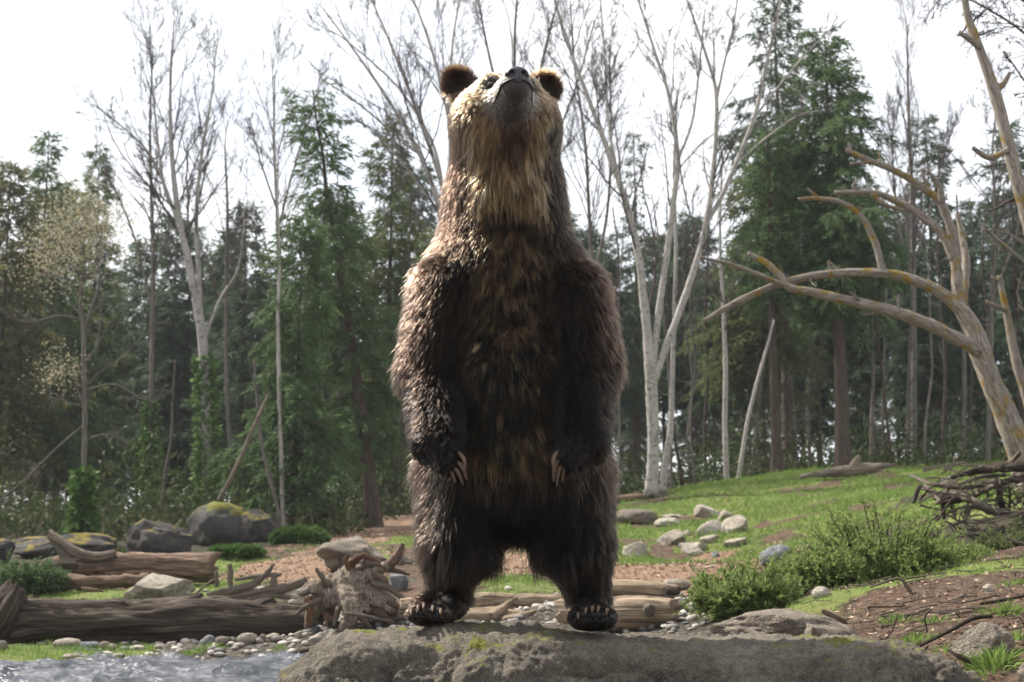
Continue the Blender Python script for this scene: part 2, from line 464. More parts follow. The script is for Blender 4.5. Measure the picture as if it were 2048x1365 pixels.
# ---- strands with clumps
K = 6
lift = 0.85 * (1 - 0.45 * w_head) * (1 - 0.35 * w_farm) * (1 - 0.5 * w_muz) + 0.0
lift = lift * np.where(guard, 1.15, 1.0)
jit = rng.normal(0, 0.17, (NF, 3))
d0 = norm(nrm * (lift[:, None] + 0.25) + flow + jit)
grav = np.where(w_muz + w_ear > 0.3, 0.0, 0.35)[:, None]
d1 = norm(nrm * lift[:, None] * 0.25 + flow + down * grav + jit)
t = np.linspace(0, 1, K)
P = root[:, None] + Ln[:, None, None] * (t[None, :, None] * (1 - 0.5 * t[None, :, None]) * d0[:, None] + 0.5 * t[None, :, None] ** 2 * d1[:, None])
wav = smooth(fy, 240, 300) * smooth(fy, 460, 420) * front * smooth(np.abs(fx - 1012), 90, 50)
ph = rng.uniform(0, 6.28, NF); wamp = (0.0015 + 0.006 * wav)[:, None]
side = norm(np.cross(nrm, flow))
NG = int(NF * 0.055)
gi = rng.choice(NF, NG, replace=False)
gph = rng.uniform(0, 6.28, NG)
Gp = P[gi] + (side[gi][:, None] * (np.sin(gph[:, None] + t[None] * 7.5) * wamp[gi] * t[None])[:, :, None]) \
     + (nrm[gi][:, None] * (np.cos(gph[:, None] * 1.7 + t[None] * 6) * wamp[gi] * 0.6 * t[None])[:, :, None])
kd = KDTree(NG)
for k_, i_ in enumerate(gi): kd.insert(root[i_], k_)
kd.balance()
near = np.fromiter((kd.find(r_)[1] for r_ in root), int, NF)
ok = np.sum(nrm * nrm[gi][near], 1) > 0.55
shag = np.clip(wav + smooth(np.abs(fx - 1015), 120, 70) * smooth(fy, 470, 560) * front * 0.8 + w_leg * 0.7 + 0.7 * w_head + 0.6 * w_farm, 0, 1)
cl = np.where(ok, 0.50 + 0.42 * shag, 0.0) * (1 - 0.75 * w_muz) * (1 - 0.6 * w_ear) 
cl = cl * np.clip(0.75 + 0.5 * fbm(root * 16, 2, 31), 0.25, 1.1) * np.where(guard, 0.6, 1.0)
wt_ = (cl[:, None] * t[None] ** 1.5)[:, :, None]
tipscale = (Ln / np.maximum(Ln[gi][near], 1e-4))[:, None, None]
Gs = Gp[near]; Gs = Gs[:, :1] + (Gs - Gs[:, :1]) * np.clip(tipscale, 0.5, 1.4)
P = P * (1 - wt_) + (Gs + jit[:, None] * 0.010 * t[None, :, None]) * wt_
P = P + side[:, None] * (np.sin(ph[:, None] + t[None] * 5) * 0.0016 * t[None] * smooth(Ln, 0.01, 0.04)[:, None])[:, :, None]

# ---- colours (front-view map; shoulder, leg and ruff browner on the left)
DARK = np.array([0.0022, 0.0017, 0.0016]); BROWN = np.array([0.0135, 0.0068, 0.0044]); RED = np.array([0.019, 0.0108, 0.0075])
TAN = np.array([0.185, 0.118, 0.062]); GOLD = np.array([0.150, 0.090, 0.041]); GREY = np.array([0.21, 0.170, 0.132]); PALE = np.array([0.60, 0.47, 0.31])
def mixv(a, b, w): return a * (1 - w[:, None]) + b * w[:, None]
pn = fbm(root * 9, 3, 77); pn2 = fbm(root * 28, 2, 78); cn = rng.normal(0, 1, NG)[near]
C = np.tile(DARK, (NF, 1))
C = mixv(C, BROWN, np.clip((0.30 + 0.35 * pn + 0.15 * cn) * (1 - 0.75 * np.clip(w_farm + w_leg + smooth(np.abs(fx - 1015), 190, 130) * smooth(fy, 620, 700), 0, 1)), 0, 0.8))
shl = smooth(fx, 905, 840) * smooth(fy, 440, 520) * smooth(fy, 820, 640)
C = mixv(C, RED, np.clip(shl * (1.1 + 0.3 * cn), 0, 1))
shr = smooth(fx, 1150, 1215) * smooth(fy, 440, 540) * smooth(fy, 840, 660)
C = mixv(C, RED, np.clip(shr * (0.6 + 0.3 * cn), 0, 1))
C = mixv(C, RED * 0.8, np.clip(smooth(fx, 880, 835) * smooth(fy, 930, 1000) * (0.8 + 0.3 * cn), 0, 1))
mid = np.abs(fx - 1015)
fyn = fy + 24 * pn + 16 * cn; mid = mid + 8 * cn
chest = smooth(mid, 105, 45) * smooth(fyn, 455, 520) * smooth(fy, 720, 640) * front
C = mixv(C, GOLD * 0.55, np.clip(chest * (0.40 + 0.60 * cn + 0.4 * pn), 0, 1))
C = mixv(C, BROWN * 0.7, np.clip(smooth(mid, 14, 4) * smooth(fy, 480, 520) * smooth(fy, 700, 650), 0, 1))
bel = smooth(mid, 125, 70) * smooth(fyn, 640, 720) * smooth(fy, 960, 900) * front * (1 - w_farm)
C = mixv(C, GOLD * 0.6, np.clip(bel * (-0.05 + 0.55 * cn + 0.35 * pn), 0, 0.9))
tuft = smooth(np.abs(mid - 36), 36, 16) * smooth(fyn, 830, 890) * smooth(fyn, 985, 930) * front * (1 - w_farm)
C = mixv(C, GOLD * 0.75, np.clip(tuft * (0.50 + 0.6 * cn + 0.3 * pn), 0, 1))
# head
back = smooth(hl[:, 1], -0.03, -0.10)
headtan = w_head * (1 - 0.8 * back) * (1 - 0.75 * smooth(np.abs(hl[:, 0]) + 0.03 * pn, 0.115, 0.160) * smooth(hl[:, 2], 0.09, 0.04))
C = mixv(C, TAN, np.clip(headtan * (0.86 + 0.20 * cn), 0, 1))
thr = smooth(mid + 18 * pn, 82, 48) * smooth(fyn, 245, 285) * smooth(fyn, 475, 395) * front
C = mixv(C, GOLD * 1.25, np.clip(thr * (0.75 + 0.4 * cn), 0, 1))
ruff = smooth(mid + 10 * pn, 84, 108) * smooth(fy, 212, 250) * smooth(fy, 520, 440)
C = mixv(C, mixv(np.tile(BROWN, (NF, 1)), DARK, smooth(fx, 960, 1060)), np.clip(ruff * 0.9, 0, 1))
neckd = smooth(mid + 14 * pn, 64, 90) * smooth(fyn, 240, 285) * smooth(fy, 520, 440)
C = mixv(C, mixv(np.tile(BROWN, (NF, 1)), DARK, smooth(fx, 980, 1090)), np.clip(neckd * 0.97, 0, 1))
chin = smooth(np.abs(hl[:, 0] - 0.01), 0.062, 0.03) * smooth(hl[:, 2], -0.06, -0.09) * smooth(hl[:, 1], 0.02, 0.07) * smooth(hl[:, 1], 0.24, 0.20) * smooth(hl[:, 2], -0.19, -0.13)
C = mixv(C, BROWN * 1.6, np.clip(chin * 0.75 + 0.1 * cn * chin, 0, 1))
C = mixv(C, GREY, w_muz * 0.85)
low = w_muz * smooth(hl[:, 2] + 10 * hl[:, 0] ** 2, 0.002, -0.008) * smooth(hl[:, 2], -0.060, -0.036) * smooth(np.abs(hl[:, 0]), 0.055, 0.040)
C = mixv(C, np.array([0.080, 0.073, 0.067]), low * 0.85)
C = mixv(C, np.array([0.012, 0.010, 0.009]), smooth(eye_d, 0.031, 0.021))
ear_out = smooth(hl[:, 2], 0.185, 0.225)
C = np.where((w_ear > 0.3)[:, None], mixv(np.tile(BROWN * 0.75, (NF, 1)), TAN * 0.42, np.clip(ear_out * (0.65 + 0.2 * cn), 0, 1)), C)
hv_ = (1 - 0.6 * np.clip(w_head + w_muz, 0, 1)); C = C * np.exp(rng.normal(0, 0.5, NF) * (0.4 + 0.6 * hv_) + 0.45 * cn * hv_)[:, None]
tipc = rng.random(NF) ** 1.2 * np.where(guard, 0.9, 0.08) * (1 - 0.7 * w_foot) * (1 - 0.6 * w_farm)
legd = np.clip(w_leg + 0.7 * w_farm, 0, 1)
tipcol = mixv(np.tile(TAN * 1.2, (NF, 1)), TAN * 0.8, legd)
white = (rng.random(NF) < 0.012) & (w_leg + 0.5 * w_farm + bel > 0.4) & (w_foot < 0.5)
C = np.where(white[:, None], C * 6 + 0.03, C)
tipcol = np.where(white[:, None], PALE * 0.8, tipcol); tipc = np.where(white, 1.0, tipc)
T_ = mixv(C, tipcol, np.clip(tipc * 0.75, 0, 1) * (1 - w_muz))

cu = bpy.data.hair_curves.new('fur')
cu.add_curves([K] * NF)
cu.position_data.foreach_set('vector', (P - BO).astype(np.float32).ravel())
r0 = 0.00100 * (1 - 0.55 * w_muz) * np.where(w_head > 0.5, 0.85, 1.0)
rad = r0[:, None] * (1 - 0.82 * t[None] ** 1.6)
ra = cu.attributes.get('radius') or cu.attributes.new('radius', 'FLOAT', 'POINT')
ra.data.foreach_set('value', rad.astype(np.float32).ravel())
for nm, arr in (('root_col', C), ('tip_col', T_)):
    a_ = cu.attributes.new(nm, 'FLOAT_VECTOR', 'CURVE'); a_.data.foreach_set('vector', np.clip(arr, 0.002, 0.9).astype(np.float32).ravel())
m_fur = bpy.data.materials.new('bear_fur'); m_fur.use_nodes = True; nt = m_fur.node_tree; nt.nodes.clear()
fo = nt.nodes.new('ShaderNodeOutputMaterial'); hb = nt.nodes.new('ShaderNodeBsdfHairPrincipled'); hb.parametrization = 'COLOR'
hi = nt.nodes.new('ShaderNodeHairInfo')
tipf = maprange(nt, hi.outputs['Intercept'], 0.55, 1.0)
nt.links.new(mixc(nt, tipf, attr(nt, 'root_col'), attr(nt, 'tip_col')), hb.inputs['Color'])
hb.inputs['IOR'].default_value = 1.22; hb.inputs['Roughness'].default_value = 0.20; hb.inputs['Radial Roughness'].default_value = 0.55
nt.links.new(hb.outputs[0], fo.inputs[0])
fur = bpy.data.objects.new('fur', cu); COL.objects.link(fur); cu.materials.append(m_fur); fur.parent = bear

# ---- nose, eyes, mouth, claws
m_nose, nt, b = mat_new('bear_nose'); b.inputs['Base Color'].default_value = (0.014, 0.014, 0.017, 1); b.inputs['Roughness'].default_value = 0.38
vz = nt.nodes.new('ShaderNodeTexVoronoi'); vz.inputs['Scale'].default_value = 420; nt.links.new(objco(nt), vz.inputs[0]); bump(nt, b, vz.outputs[0], 0.35, 0.002)
def nose_sdf(p):
    q = (p - hd(0, 0.305, 0.026)) @ HM.T
    ax_ = np.abs(q[:, 0])
    d = sd_ell(q, (0, 0, 0.004), (0.046, 0.036, 0.034))
    d = smin(d, sd_ell(q, (0, 0.006, -0.022), (0.026, 0.030, 0.026)), 0.015)
    d = smax(d, -sd_ell(np.stack([ax_, q[:, 1], q[:, 2]], 1), (0.022, 0.034, 0.000), (0.0115, 0.02, 0.013)), 0.006)
    d = smax(d, -sd_ell(np.stack([ax_, q[:, 1], q[:, 2]], 1), (0.040, 0.028, -0.008), (0.014, 0.02, 0.006)), 0.005)
    d = smax(d, -sd_ell(q, (0, 0.042, -0.025), (0.003, 0.01, 0.04)), 0.004)
    return d
c_ = hd(0, 0.305, 0.022)
v_, q_ = surfnets(nose_sdf, c_ - 0.075, c_ + 0.075, 0.0038)
link('nose', new_mesh('nose', v_ - BO, q_), m_nose, bear)
m_eye, nt, b = mat_new('bear_eye'); b.inputs['Base Color'].default_value = (0.012, 0.008, 0.006, 1); b.inputs['Roughness'].default_value = 0.06
for s in (-1, 1):
    c_ = hd(s * 0.072, 0.168, 0.056)
    v_, q_ = surfnets(lambda p: sd_ell(p, c_, (0.0185, 0.0180, 0.0145), HM), c_ - 0.026, c_ + 0.026, 0.003)
    link('eye', new_mesh('eye', v_ - BO, q_), m_eye, bear)
# mouth line: dark lips between upper and lower jaw
mp = []
for ang in np.linspace(-1, 1, 25):
    r_ = ang * 0.054; f_ = 0.290 - 0.095 * abs(ang) ** 1.8; u_ = 0.002 - 0.030 * abs(ang) ** 1.9
    q = hd(r_, f_, u_)
    for _ in range(12):
        dd = bear_sdf(q[None])[0]; g = sdf_grad(bear_sdf, q[None])[0]; q = q - g * (dd - 0.001)
    mp.append(q)
v_, f_, _l = tubes(catmull(mp, 60)[None], (0.0042 * (1 - 0.75 * np.abs(np.linspace(-1, 1, 60)) ** 3))[None], 6)
m_lip = mat_plain('bear_lip', (0.012, 0.010, 0.010), 0.45)
link('mouth', new_mesh('mouth', v_ - BO, f_), m_lip, bear)
m_claw, nt, b = mat_new('bear_claw')
lc = attr(nt, 'lc'); nz = noise_node(nt, scaled(nt, lc, (3, 3, 20)), 1.5)
sp_ = nt.nodes.new('ShaderNodeSeparateXYZ'); nt.links.new(lc, sp_.inputs[0])
nt.links.new(mixc(nt, nz, (0.045, 0.029, 0.019), (0.15, 0.098, 0.062)), b.inputs['Base Color']); b.inputs['Roughness'].default_value = 0.55; b.inputs['Specular IOR Level'].default_value = 0.2
def claw(pts, r, n=10):
    P_ = catmull(pts, n); tt = np.linspace(0, 1, n)
    R_ = r * (1 - 0.75 * tt ** 3) ; v_, f_, l_ = tubes(P_[None], R_[None], 8)
    link('claw', new_mesh('claw', v_ - BO, f_, attrs={'lc': l_}), m_claw, bear)
CL = {-1: [((877, 938), (912, 967)), ((890, 935), (926, 970)), ((902, 928), (934, 961)), ((914, 915), (930, 947)), ((868, 930), (893, 957))],
       1: [((1117, 914), (1109, 948)), ((1126, 922), (1107, 964)), ((1137, 926), (1113, 973)), ((1149, 926), (1124, 965)), ((1162, 922), (1140, 955))]}
for s in (-1, 1):
    for k_, (a_, c_) in enumerate(CL[s]):
        y0 = 4.925 + 0.012 * k_ if s == 1 else 4.925 + 0.010 * (3 - k_ if k_ < 4 else 4)
        A_ = at(a_[0], a_[1] - 12, y0 + 0.04); B_ = at(c_[0], c_[1], y0 - 0.005); M_ = (A_ + B_) / 2 + np.array([-0.012 * np.sign(c_[0] - a_[0]) * -1, -0.022, 0.006])
        claw([A_, M_, B_], 0.0082)
FC = {-1: [(823, 1227), (837, 1219), (848, 1215), (866, 1220), (882, 1226)], 1: [(1157, 1234), (1172, 1225), (1185, 1221), (1197, 1221), (1214, 1226)]}
for s in (-1, 1):
    for (x_, y_) in FC[s]:
        A_ = at(x_, y_ - 6, 5.045); 
        claw([A_, at(x_ - 0.5, y_ - 5, 4.995), at(x_ - 1, y_ + 4, 4.970)], 0.0068, 8)
# ================================================================== GROUND
# control points: picture column, picture row, distance, cover  (g grass, m bark mulch, s soil, p pebbles, f forest floor, w stream bed)
GC = [
 (0,1335,10.6,'g'),(110,1318,11.3,'g'),(300,1303,12.0,'p'),(500,1300,12.1,'p'),(640,1305,11.8,'p'),
 (0,1285,13,'s'),(300,1278,13,'p'),(600,1268,13,'p'),(60,1195,15,'g'),(200,1190,15.3,'g'),(350,1200,14.8,'g'),(480,1205,14.5,'p'),(560,1200,14.5,'g'),
 (40,1180,16.5,'g'),(250,1178,16.5,'s'),(420,1170,16.5,'g'),(500,1130,18,'g'),(560,1105,19.5,'g'),
 (40,1115,21,'f'),(200,1112,21,'f'),(330,1110,21,'f'),(480,1092,21,'f'),
 (0,1062,27,'f'),(300,1055,27,'f'),(450,1050,27,'f'),(600,1062,26,'f'),(740,1056,26,'m'),(800,1052,27,'m'),
 (600,1130,18,'m'),(570,1150,17,'m'),(650,1100,20,'m'),(700,1085,21.5,'m'),(780,1068,24,'m'),(800,1085,21,'g'),(880,1070,22,'g'),(740,1110,18.5,'g'),
 (620,1180,15,'p'),(700,1247,12.3,'p'),(760,1240,12.3,'p'),(800,1200,14,'s'),(830,1150,16.5,'s'),
 (1030,1240,10.6,'p'),(1030,1195,12.8,'g'),(1030,1170,14.0,'g'),(1030,1145,15.5,'m'),(1030,1118,17.5,'m'),(1030,1085,20,'g'),(1000,1040,25,'g'),
 (1250,1160,14.5,'m'),(1400,1160,14.5,'m'),(1330,1130,16,'m'),(1250,1112,17.5,'g'),(1400,1116,17.5,'g'),(1480,1125,16.5,'m'),
 (1250,1045,22,'g'),(1300,992,27,'f'),(1400,1035,22,'g'),(1400,976,27,'g'),(1500,1050,20,'g'),(1600,1062,18,'g'),(1500,960,26.5,'g'),(1600,951,26.5,'g'),(1700,950,26,'g'),(1750,1000,20,'g'),(1850,955,24,'g'),
 (1250,1235,10.6,'p'),(1350,1255,9.6,'p'),(1400,1238,10.0,'p'),(1440,1185,12.5,'s'),
 (1480,1285,7.6,'p'),(1650,1285,7.0,'s'),(1620,1225,8.6,'g'),(1800,1228,7.8,'s'),(1700,1195,9,'g'),(1900,1150,9.3,'g'),(2040,1120,9.8,'s'),(2040,1240,7,'s'),
 (1940,1365,5.4,'s'),(2040,1360,5.2,'s'),(1850,1320,6.1,'s'),(1950,1210,7.6,'s'),(1750,1270,7.0,'s'),
 (1500,1225,9.2,'s'),(1650,1180,10.2,'s'),(1800,1120,11,'s'),(1920,1080,12,'f'),(2040,1030,13,'f'),(1950,1000,15,'g'),(2045,960,16.5,'f'),
 (0,1048,40,'f'),(700,1035,40,'f'),(1300,980,38,'f'),(1650,945,38,'f'),(2040,930,36,'f'),(300,1040,60,'f'),(1024,1010,60,'f'),(1800,960,60,'f')]
cp = np.array([at(a, b, c) for a, b, c, _ in GC]); cc = [k for *_, k in GC]
ex = []
for x, y, z, k in [(-1.2, 3, -.3, 'w'), (-3, 4, -.3, 'w'), (-3, 7, -.3, 'w'), (-1.5, 6, -.3, 'w'), (-5, 6, -.3, 'w'), (-1.5, 9, -.25, 'w'), (-4, 9, -.28, 'w'), (-2.6, 10.5, -.22, 'w'), (-1.3, 10.4, -.2, 'w'), (-.3, 8, -.25, 'w'), (.3, 6.5, -.2, 'w'), (0, 4, -.3, 'w'), (1.1, 5.2, -.05, 's'),
                   (.8, 8.3, -.05, 'p'), (1.6, 3.5, .05, 's'), (3, 4, .5, 's'), (2.5, 2, .4, 's'), (4, 6, .75, 's'), (-7, 7, -.2, 'w'), (-6, 11.3, .1, 'g'), (-9, 12, .3, 'g'), (-8, 3, 0, 's'), (0, 0, -.4, 's'), (0, -6, -.4, 's'), (-8, -6, 0, 's'), (8, -6, .6, 's'), (7, 6, 1.0, 's'),
                   (-14, 16, .8, 'f'), (-18, 27, 1.6, 'f'), (-20, 45, 2.2, 'f'), (14, 14, 1.8, 'f'), (18, 27, 2.6, 'f'), (22, 45, 2.8, 'f'), (-40, 80, 3, 'f'), (0, 90, 3, 'f'), (40, 80, 3, 'f'), (-40, 20, 1.5, 'f'), (40, 20, 2.5, 'f')]:
    ex.append((x, y, z)); cc.append(k)
cp = np.vstack([cp, ex]); cc = np.array(cc)
_h = np.linalg.norm(cp[:, None, :2] - cp[None, :, :2], axis=2)
def _phi(r): return np.where(r > 1e-6, r * r * np.log(np.maximum(r, 1e-6)), 0)
_n = len(cp); _A = np.zeros((_n + 3, _n + 3)); _A[:_n, :_n] = _phi(_h) + np.eye(_n) * 0.15
_A[:_n, _n] = 1; _A[:_n, _n + 1:] = cp[:, :2]; _A[_n, :_n] = 1; _A[_n + 1:, :_n] = cp[:, :2].T
_w = np.linalg.solve(_A, np.concatenate([cp[:, 2], [0, 0, 0]]))
def ground_z(x, y):
    x = np.asarray(x, float); y = np.asarray(y, float); sh = x.shape
    q = np.stack([x.ravel(), y.ravel()], 1)
    q[:, 0] = np.clip(q[:, 0], -45, 45); q[:, 1] = np.clip(q[:, 1], -8, 92)
    out = np.empty(len(q))
    for i in range(0, len(q), 40000):
        s = q[i:i + 40000]
        out[i:i + 40000] = _phi(np.linalg.norm(s[:, None] - cp[None, :, :2], axis=2)) @ _w[:_n] + _w[_n] + s @ _w[_n + 1:]
    p3 = np.stack([q[:, 0], q[:, 1], 0 * q[:, 0]], 1)
    land = smooth(out, -0.15, 0.1)
    out = out + land * (0.035 * fbm(p3 * 0.9, 3, 3) + 0.016 * fbm(p3 * 4.5, 3, 4) * smooth(q[:, 1], 45, 15))
    return out.reshape(sh)
def gz(x, y): return float(ground_z(np.array([x]), np.array([y]))[0])
def cover(x, y):
    """cover weights g, m, s, p, f(+w)"""
    q = np.stack([np.ravel(x), np.ravel(y)], 1).astype(float)
    p3 = np.stack([q[:, 0], q[:, 1], 0 * q[:, 0]], 1)
    sc_ = np.clip(q[:, 1:2] * 0.035, 0.12, 0.8)
    q2 = q + sc_ * np.stack([fbm(p3 * 1.3, 3, 21), 1.8 * fbm(p3 * 1.3 + 9, 3, 22)], 1)
    W = np.zeros((len(q), 6)); keys = 'gmspfw'
    ci = np.array([keys.index(k) for k in cc])
    for i in range(0, len(q), 40000):
        d = np.linalg.norm((q2[i:i + 40000, None] - cp[None, :, :2]) * np.array([1, 0.75]), axis=2)
        w = 1 / (d ** 4 + 0.02)
        for k in range(6): W[i:i + 40000, k] = w[:, ci == k].sum(1)
    W = W / W.sum(1, keepdims=True)
    pt = smooth(fbm(p3 * 1.5, 4, 19, 0.6), 0.15, 0.55) * smooth(q[:, 1], 13.5, 15.5); rem = W[:, 0] * pt * 0.85
    W[:, 0] -= rem; W[:, 2] += rem
    return W
def on(px, Y, dz=0.0):
    """point on the ground in picture column px at distance Y"""
    x = float(at(px, 1130, Y)[0])
    for _ in range(3):
        z = gz(x, Y); _, py = pix(np.array([x, Y, z])); x = float(at(px, float(py), Y)[0])
    return np.array([x, Y, gz(x, Y) + dz])

def hit(px, py):
    """first ground point along the line of sight through (px, py)"""
    Yc = np.concatenate([np.linspace(4, 14, 260), np.linspace(14.05, 45, 300)])
    w = at(np.full(len(Yc), px), np.full(len(Yc), py), Yc); d = ground_z(w[:, 0], w[:, 1]) - w[:, 2]
    k = np.argmax(d > 0) if (d > 0).any() else len(Yc) - 1
    return float(Yc[k])

ui = np.tan(np.linspace(-1.05, 1.05, 280)) ; ui = ui / ui.max() * 1.0
ys = np.concatenate([-9 + np.linspace(0, 11.5, 24)[:-1], 2.5 * (260 / 2.5) ** (np.linspace(0, 1, 290))])
U_, Y_ = np.meshgrid(ui, ys, indexing='ij')
X_ = U_ * (np.maximum(Y_, 2.0) * 0.9 + 6.0)
Z_ = ground_z(X_, Y_)
nu, nv = X_.shape
ii = np.arange(nu * nv).reshape(nu, nv)
F_ = np.stack([ii[:-1, :-1], ii[1:, :-1], ii[1:, 1:], ii[:-1, 1:]], -1).reshape(-1, 4)
Wc = cover(X_.ravel(), Y_.ravel())
m_gr, nt, b = mat_new('ground')
pos = geopos(nt)
a1 = nt.nodes.new('ShaderNodeSeparateXYZ'); nt.links.new(attr(nt, 'cov1'), a1.inputs[0])
a2 = nt.nodes.new('ShaderNodeSeparateXYZ'); nt.links.new(attr(nt, 'cov2'), a2.inputs[0])
nA = noise_node(nt, pos, 1.6, 6); nB = noise_node(nt, pos, 14, 6, 0.65); nC = noise_node(nt, pos, 55, 4, 0.7)
vo = nt.nodes.new('ShaderNodeTexVoronoi'); vo.inputs['Scale'].default_value = 22; nt.links.new(pos, vo.inputs[0])
grassc = mixc(nt, nB, (0.070, 0.098, 0.022), (0.20, 0.235, 0.065)); grassc = mixc(nt, maprange(nt, nA, 0.5, 0.75), grassc, (0.16, 0.15, 0.055))
mulchc = ramp(nt, nC, [(0.25, (0.085, 0.050, 0.032)), (0.5, (0.22, 0.14, 0.092)), (0.75, (0.36, 0.25, 0.17))])
soilc = ramp(nt, nB, [(0.3, (0.042, 0.027, 0.018)), (0.55, (0.105, 0.068, 0.046)), (0.75, (0.21, 0.15, 0.10))])
pebc = mixc(nt, vo.outputs['Color'], (0.09, 0.085, 0.075), (0.20, 0.18, 0.15)); pebc = mixc(nt, maprange(nt, vo.outputs['Distance'], 0.25, 0.55), pebc, (0.05, 0.043, 0.033))
forc = ramp(nt, nB, [(0.3, (0.018, 0.016, 0.010)), (0.55, (0.050, 0.046, 0.024)), (0.78, (0.11, 0.085, 0.05))])
def sharp(w): 
    s = math_node(nt, 'ADD', w, math_node(nt, 'MULTIPLY', math_node(nt, 'SUBTRACT', nB, 0.5), 0.9)); return maprange(nt, s, 0.40, 0.60)
patchn = maprange(nt, noise_node(nt, pos, 0.9, 6, 0.7), 0.53, 0.62)
colr = forc
for w, c_ in ((a2.outputs[0], pebc), (a1.outputs[2], soilc), (a1.outputs[1], mulchc), (a1.outputs[0], grassc)):
    f_ = sharp(w)
    if c_ is grassc: f_ = math_node(nt, 'MULTIPLY', f_, math_node(nt, 'SUBTRACT', 1.0, math_node(nt, 'MULTIPLY', patchn, 0.8)))
    colr = mixc(nt, f_, colr, c_)
colr = mixc(nt, sharp(a2.outputs[2]), colr, (0.03, 0.03, 0.028))
nt.links.new(colr, b.inputs['Base Color']); b.inputs['Roughness'].default_value = 0.95; b.inputs['Specular IOR Level'].default_value = 0.15
hh = math_node(nt, 'ADD', nB, math_node(nt, 'MULTIPLY', nC, 0.6)); bump(nt, b, hh, 0.9, 0.05)
gv = np.stack([X_.ravel(), Y_.ravel(), Z_.ravel()], 1)
ground = link('ground', new_mesh('ground', gv, F_, attrs={'cov1': Wc[:, :3], 'cov2': np.stack([Wc[:, 3], Wc[:, 4], Wc[:, 5]], 1)}), m_gr)
tag(ground, kind='structure')

# ---- stream
xs = np.linspace(-9, 1.6, 200); yw = 3.0 + 10.3 * np.linspace(0, 1, 220)
XW, YW = np.meshgrid(xs, yw, indexing='ij')
p3 = np.stack([XW.ravel(), YW.ravel() * 1.0, 0 * XW.ravel()], 1)
zw = 0.036 * fbm(p3 * [1.3, 3.0, 1], 3, 51) + 0.016 * fbm(p3 * [4.5, 8, 1], 3, 52) 
rid = 1 - np.abs(fbm(p3 * [1.1, 3.4, 1] + 5, 2, 53)); zw = zw + 0.055 * np.clip(rid, 0, 1) ** 4
iw = np.arange(XW.size).reshape(XW.shape)
Fw = np.stack([iw[:-1, :-1], iw[1:, :-1], iw[1:, 1:], iw[:-1, 1:]], -1).reshape(-1, 4)
m_wa, nt, b = mat_new('stream_water'); pos = geopos(nt)
b.inputs['Base Color'].default_value = (0.045, 0.055, 0.072, 1); b.inputs['Roughness'].default_value = 0.22; b.inputs['IOR'].default_value = 1.33
b.inputs['Specular IOR Level'].default_value = 0.6
n1 = noise_node(nt, scaled(nt, pos, (7, 15, 1)), 1.0, 5, 0.6); n2 = noise_node(nt, scaled(nt, pos, (2.2, 6, 1)), 1.0, 4, 0.6)
bump(nt, b, math_node(nt, 'ADD', n1, n2), 0.9, 0.07)
foam = maprange(nt, noise_node(nt, scaled(nt, pos, (3, 9, 1)), 2.2, 7, 0.7), 0.64, 0.76)
nt.links.new(mixc(nt, foam, (0.045, 0.050, 0.060), (0.4, 0.41, 0.42)), b.inputs['Base Color'])
nt.links.new(maprange(nt, foam, 0, 1, 0.14, 0.7), b.inputs['Roughness'])
stream = link('stream', new_mesh('stream', np.stack([p3[:, 0], p3[:, 1], zw], 1), Fw), m_wa); tag(stream, kind='structure')
# ================================================================== ROCKS AND WOOD
def ico(sub):
    g = (1 + 5 ** .5) / 2
    v = np.array([(-1, g, 0), (1, g, 0), (-1, -g, 0), (1, -g, 0), (0, -1, g), (0, 1, g), (0, -1, -g), (0, 1, -g), (g, 0, -1), (g, 0, 1), (-g, 0, -1), (-g, 0, 1)], float)
    f = np.array([(0, 11, 5), (0, 5, 1), (0, 1, 7), (0, 7, 10), (0, 10, 11), (1, 5, 9), (5, 11, 4), (11, 10, 2), (10, 7, 6), (7, 1, 8), (3, 9, 4), (3, 4, 2), (3, 2, 6), (3, 6, 8), (3, 8, 9), (4, 9, 5), (2, 4, 11), (6, 2, 10), (8, 6, 7), (9, 8, 1)])
    v = norm(v)
    for _ in range(sub):
        e = np.sort(np.concatenate([f[:, [0, 1]], f[:, [1, 2]], f[:, [2, 0]]]), 1)
        ue, inv = np.unique(e, axis=0, return_inverse=True); inv = inv.ravel()
        mid = norm(v[ue].mean(1)); n0 = len(v); v = np.vstack([v, mid]); m = len(f)
        a, b_, c = n0 + inv[:m], n0 + inv[m:2 * m], n0 + inv[2 * m:]
        f = np.concatenate([np.stack([f[:, 0], a, c], 1), np.stack([f[:, 1], b_, a], 1), np.stack([f[:, 2], c, b_], 1), np.stack([a, b_, c], 1)])
    return v, f
ICO = {k: ico(k) for k in (1, 2, 3, 4, 5)}
def rock_mesh(name, dims, seed, cuts=7, rough=0.10, sub=4, round_=0.75):
    r_ = np.random.default_rng(seed); v, f = ICO[sub]; v = v.copy()
    for _ in range(cuts):
        n = norm(r_.normal(0, 1, 3)); d = r_.uniform(round_ - 0.18, round_ + 0.12)
        ex_ = np.maximum(v @ n - d, 0); v = v - 0.92 * ex_[:, None] * n
    v = v * (1 + rough * 1.4 * fbm(v * 1.4 + seed, 2, seed)[:, None] + rough * 0.45 * fbm(v * 5 + seed, 4, seed + 3)[:, None])
    v = v / np.abs(v).max(0)
    return new_mesh(name, v * np.asarray(dims) / 2, f)
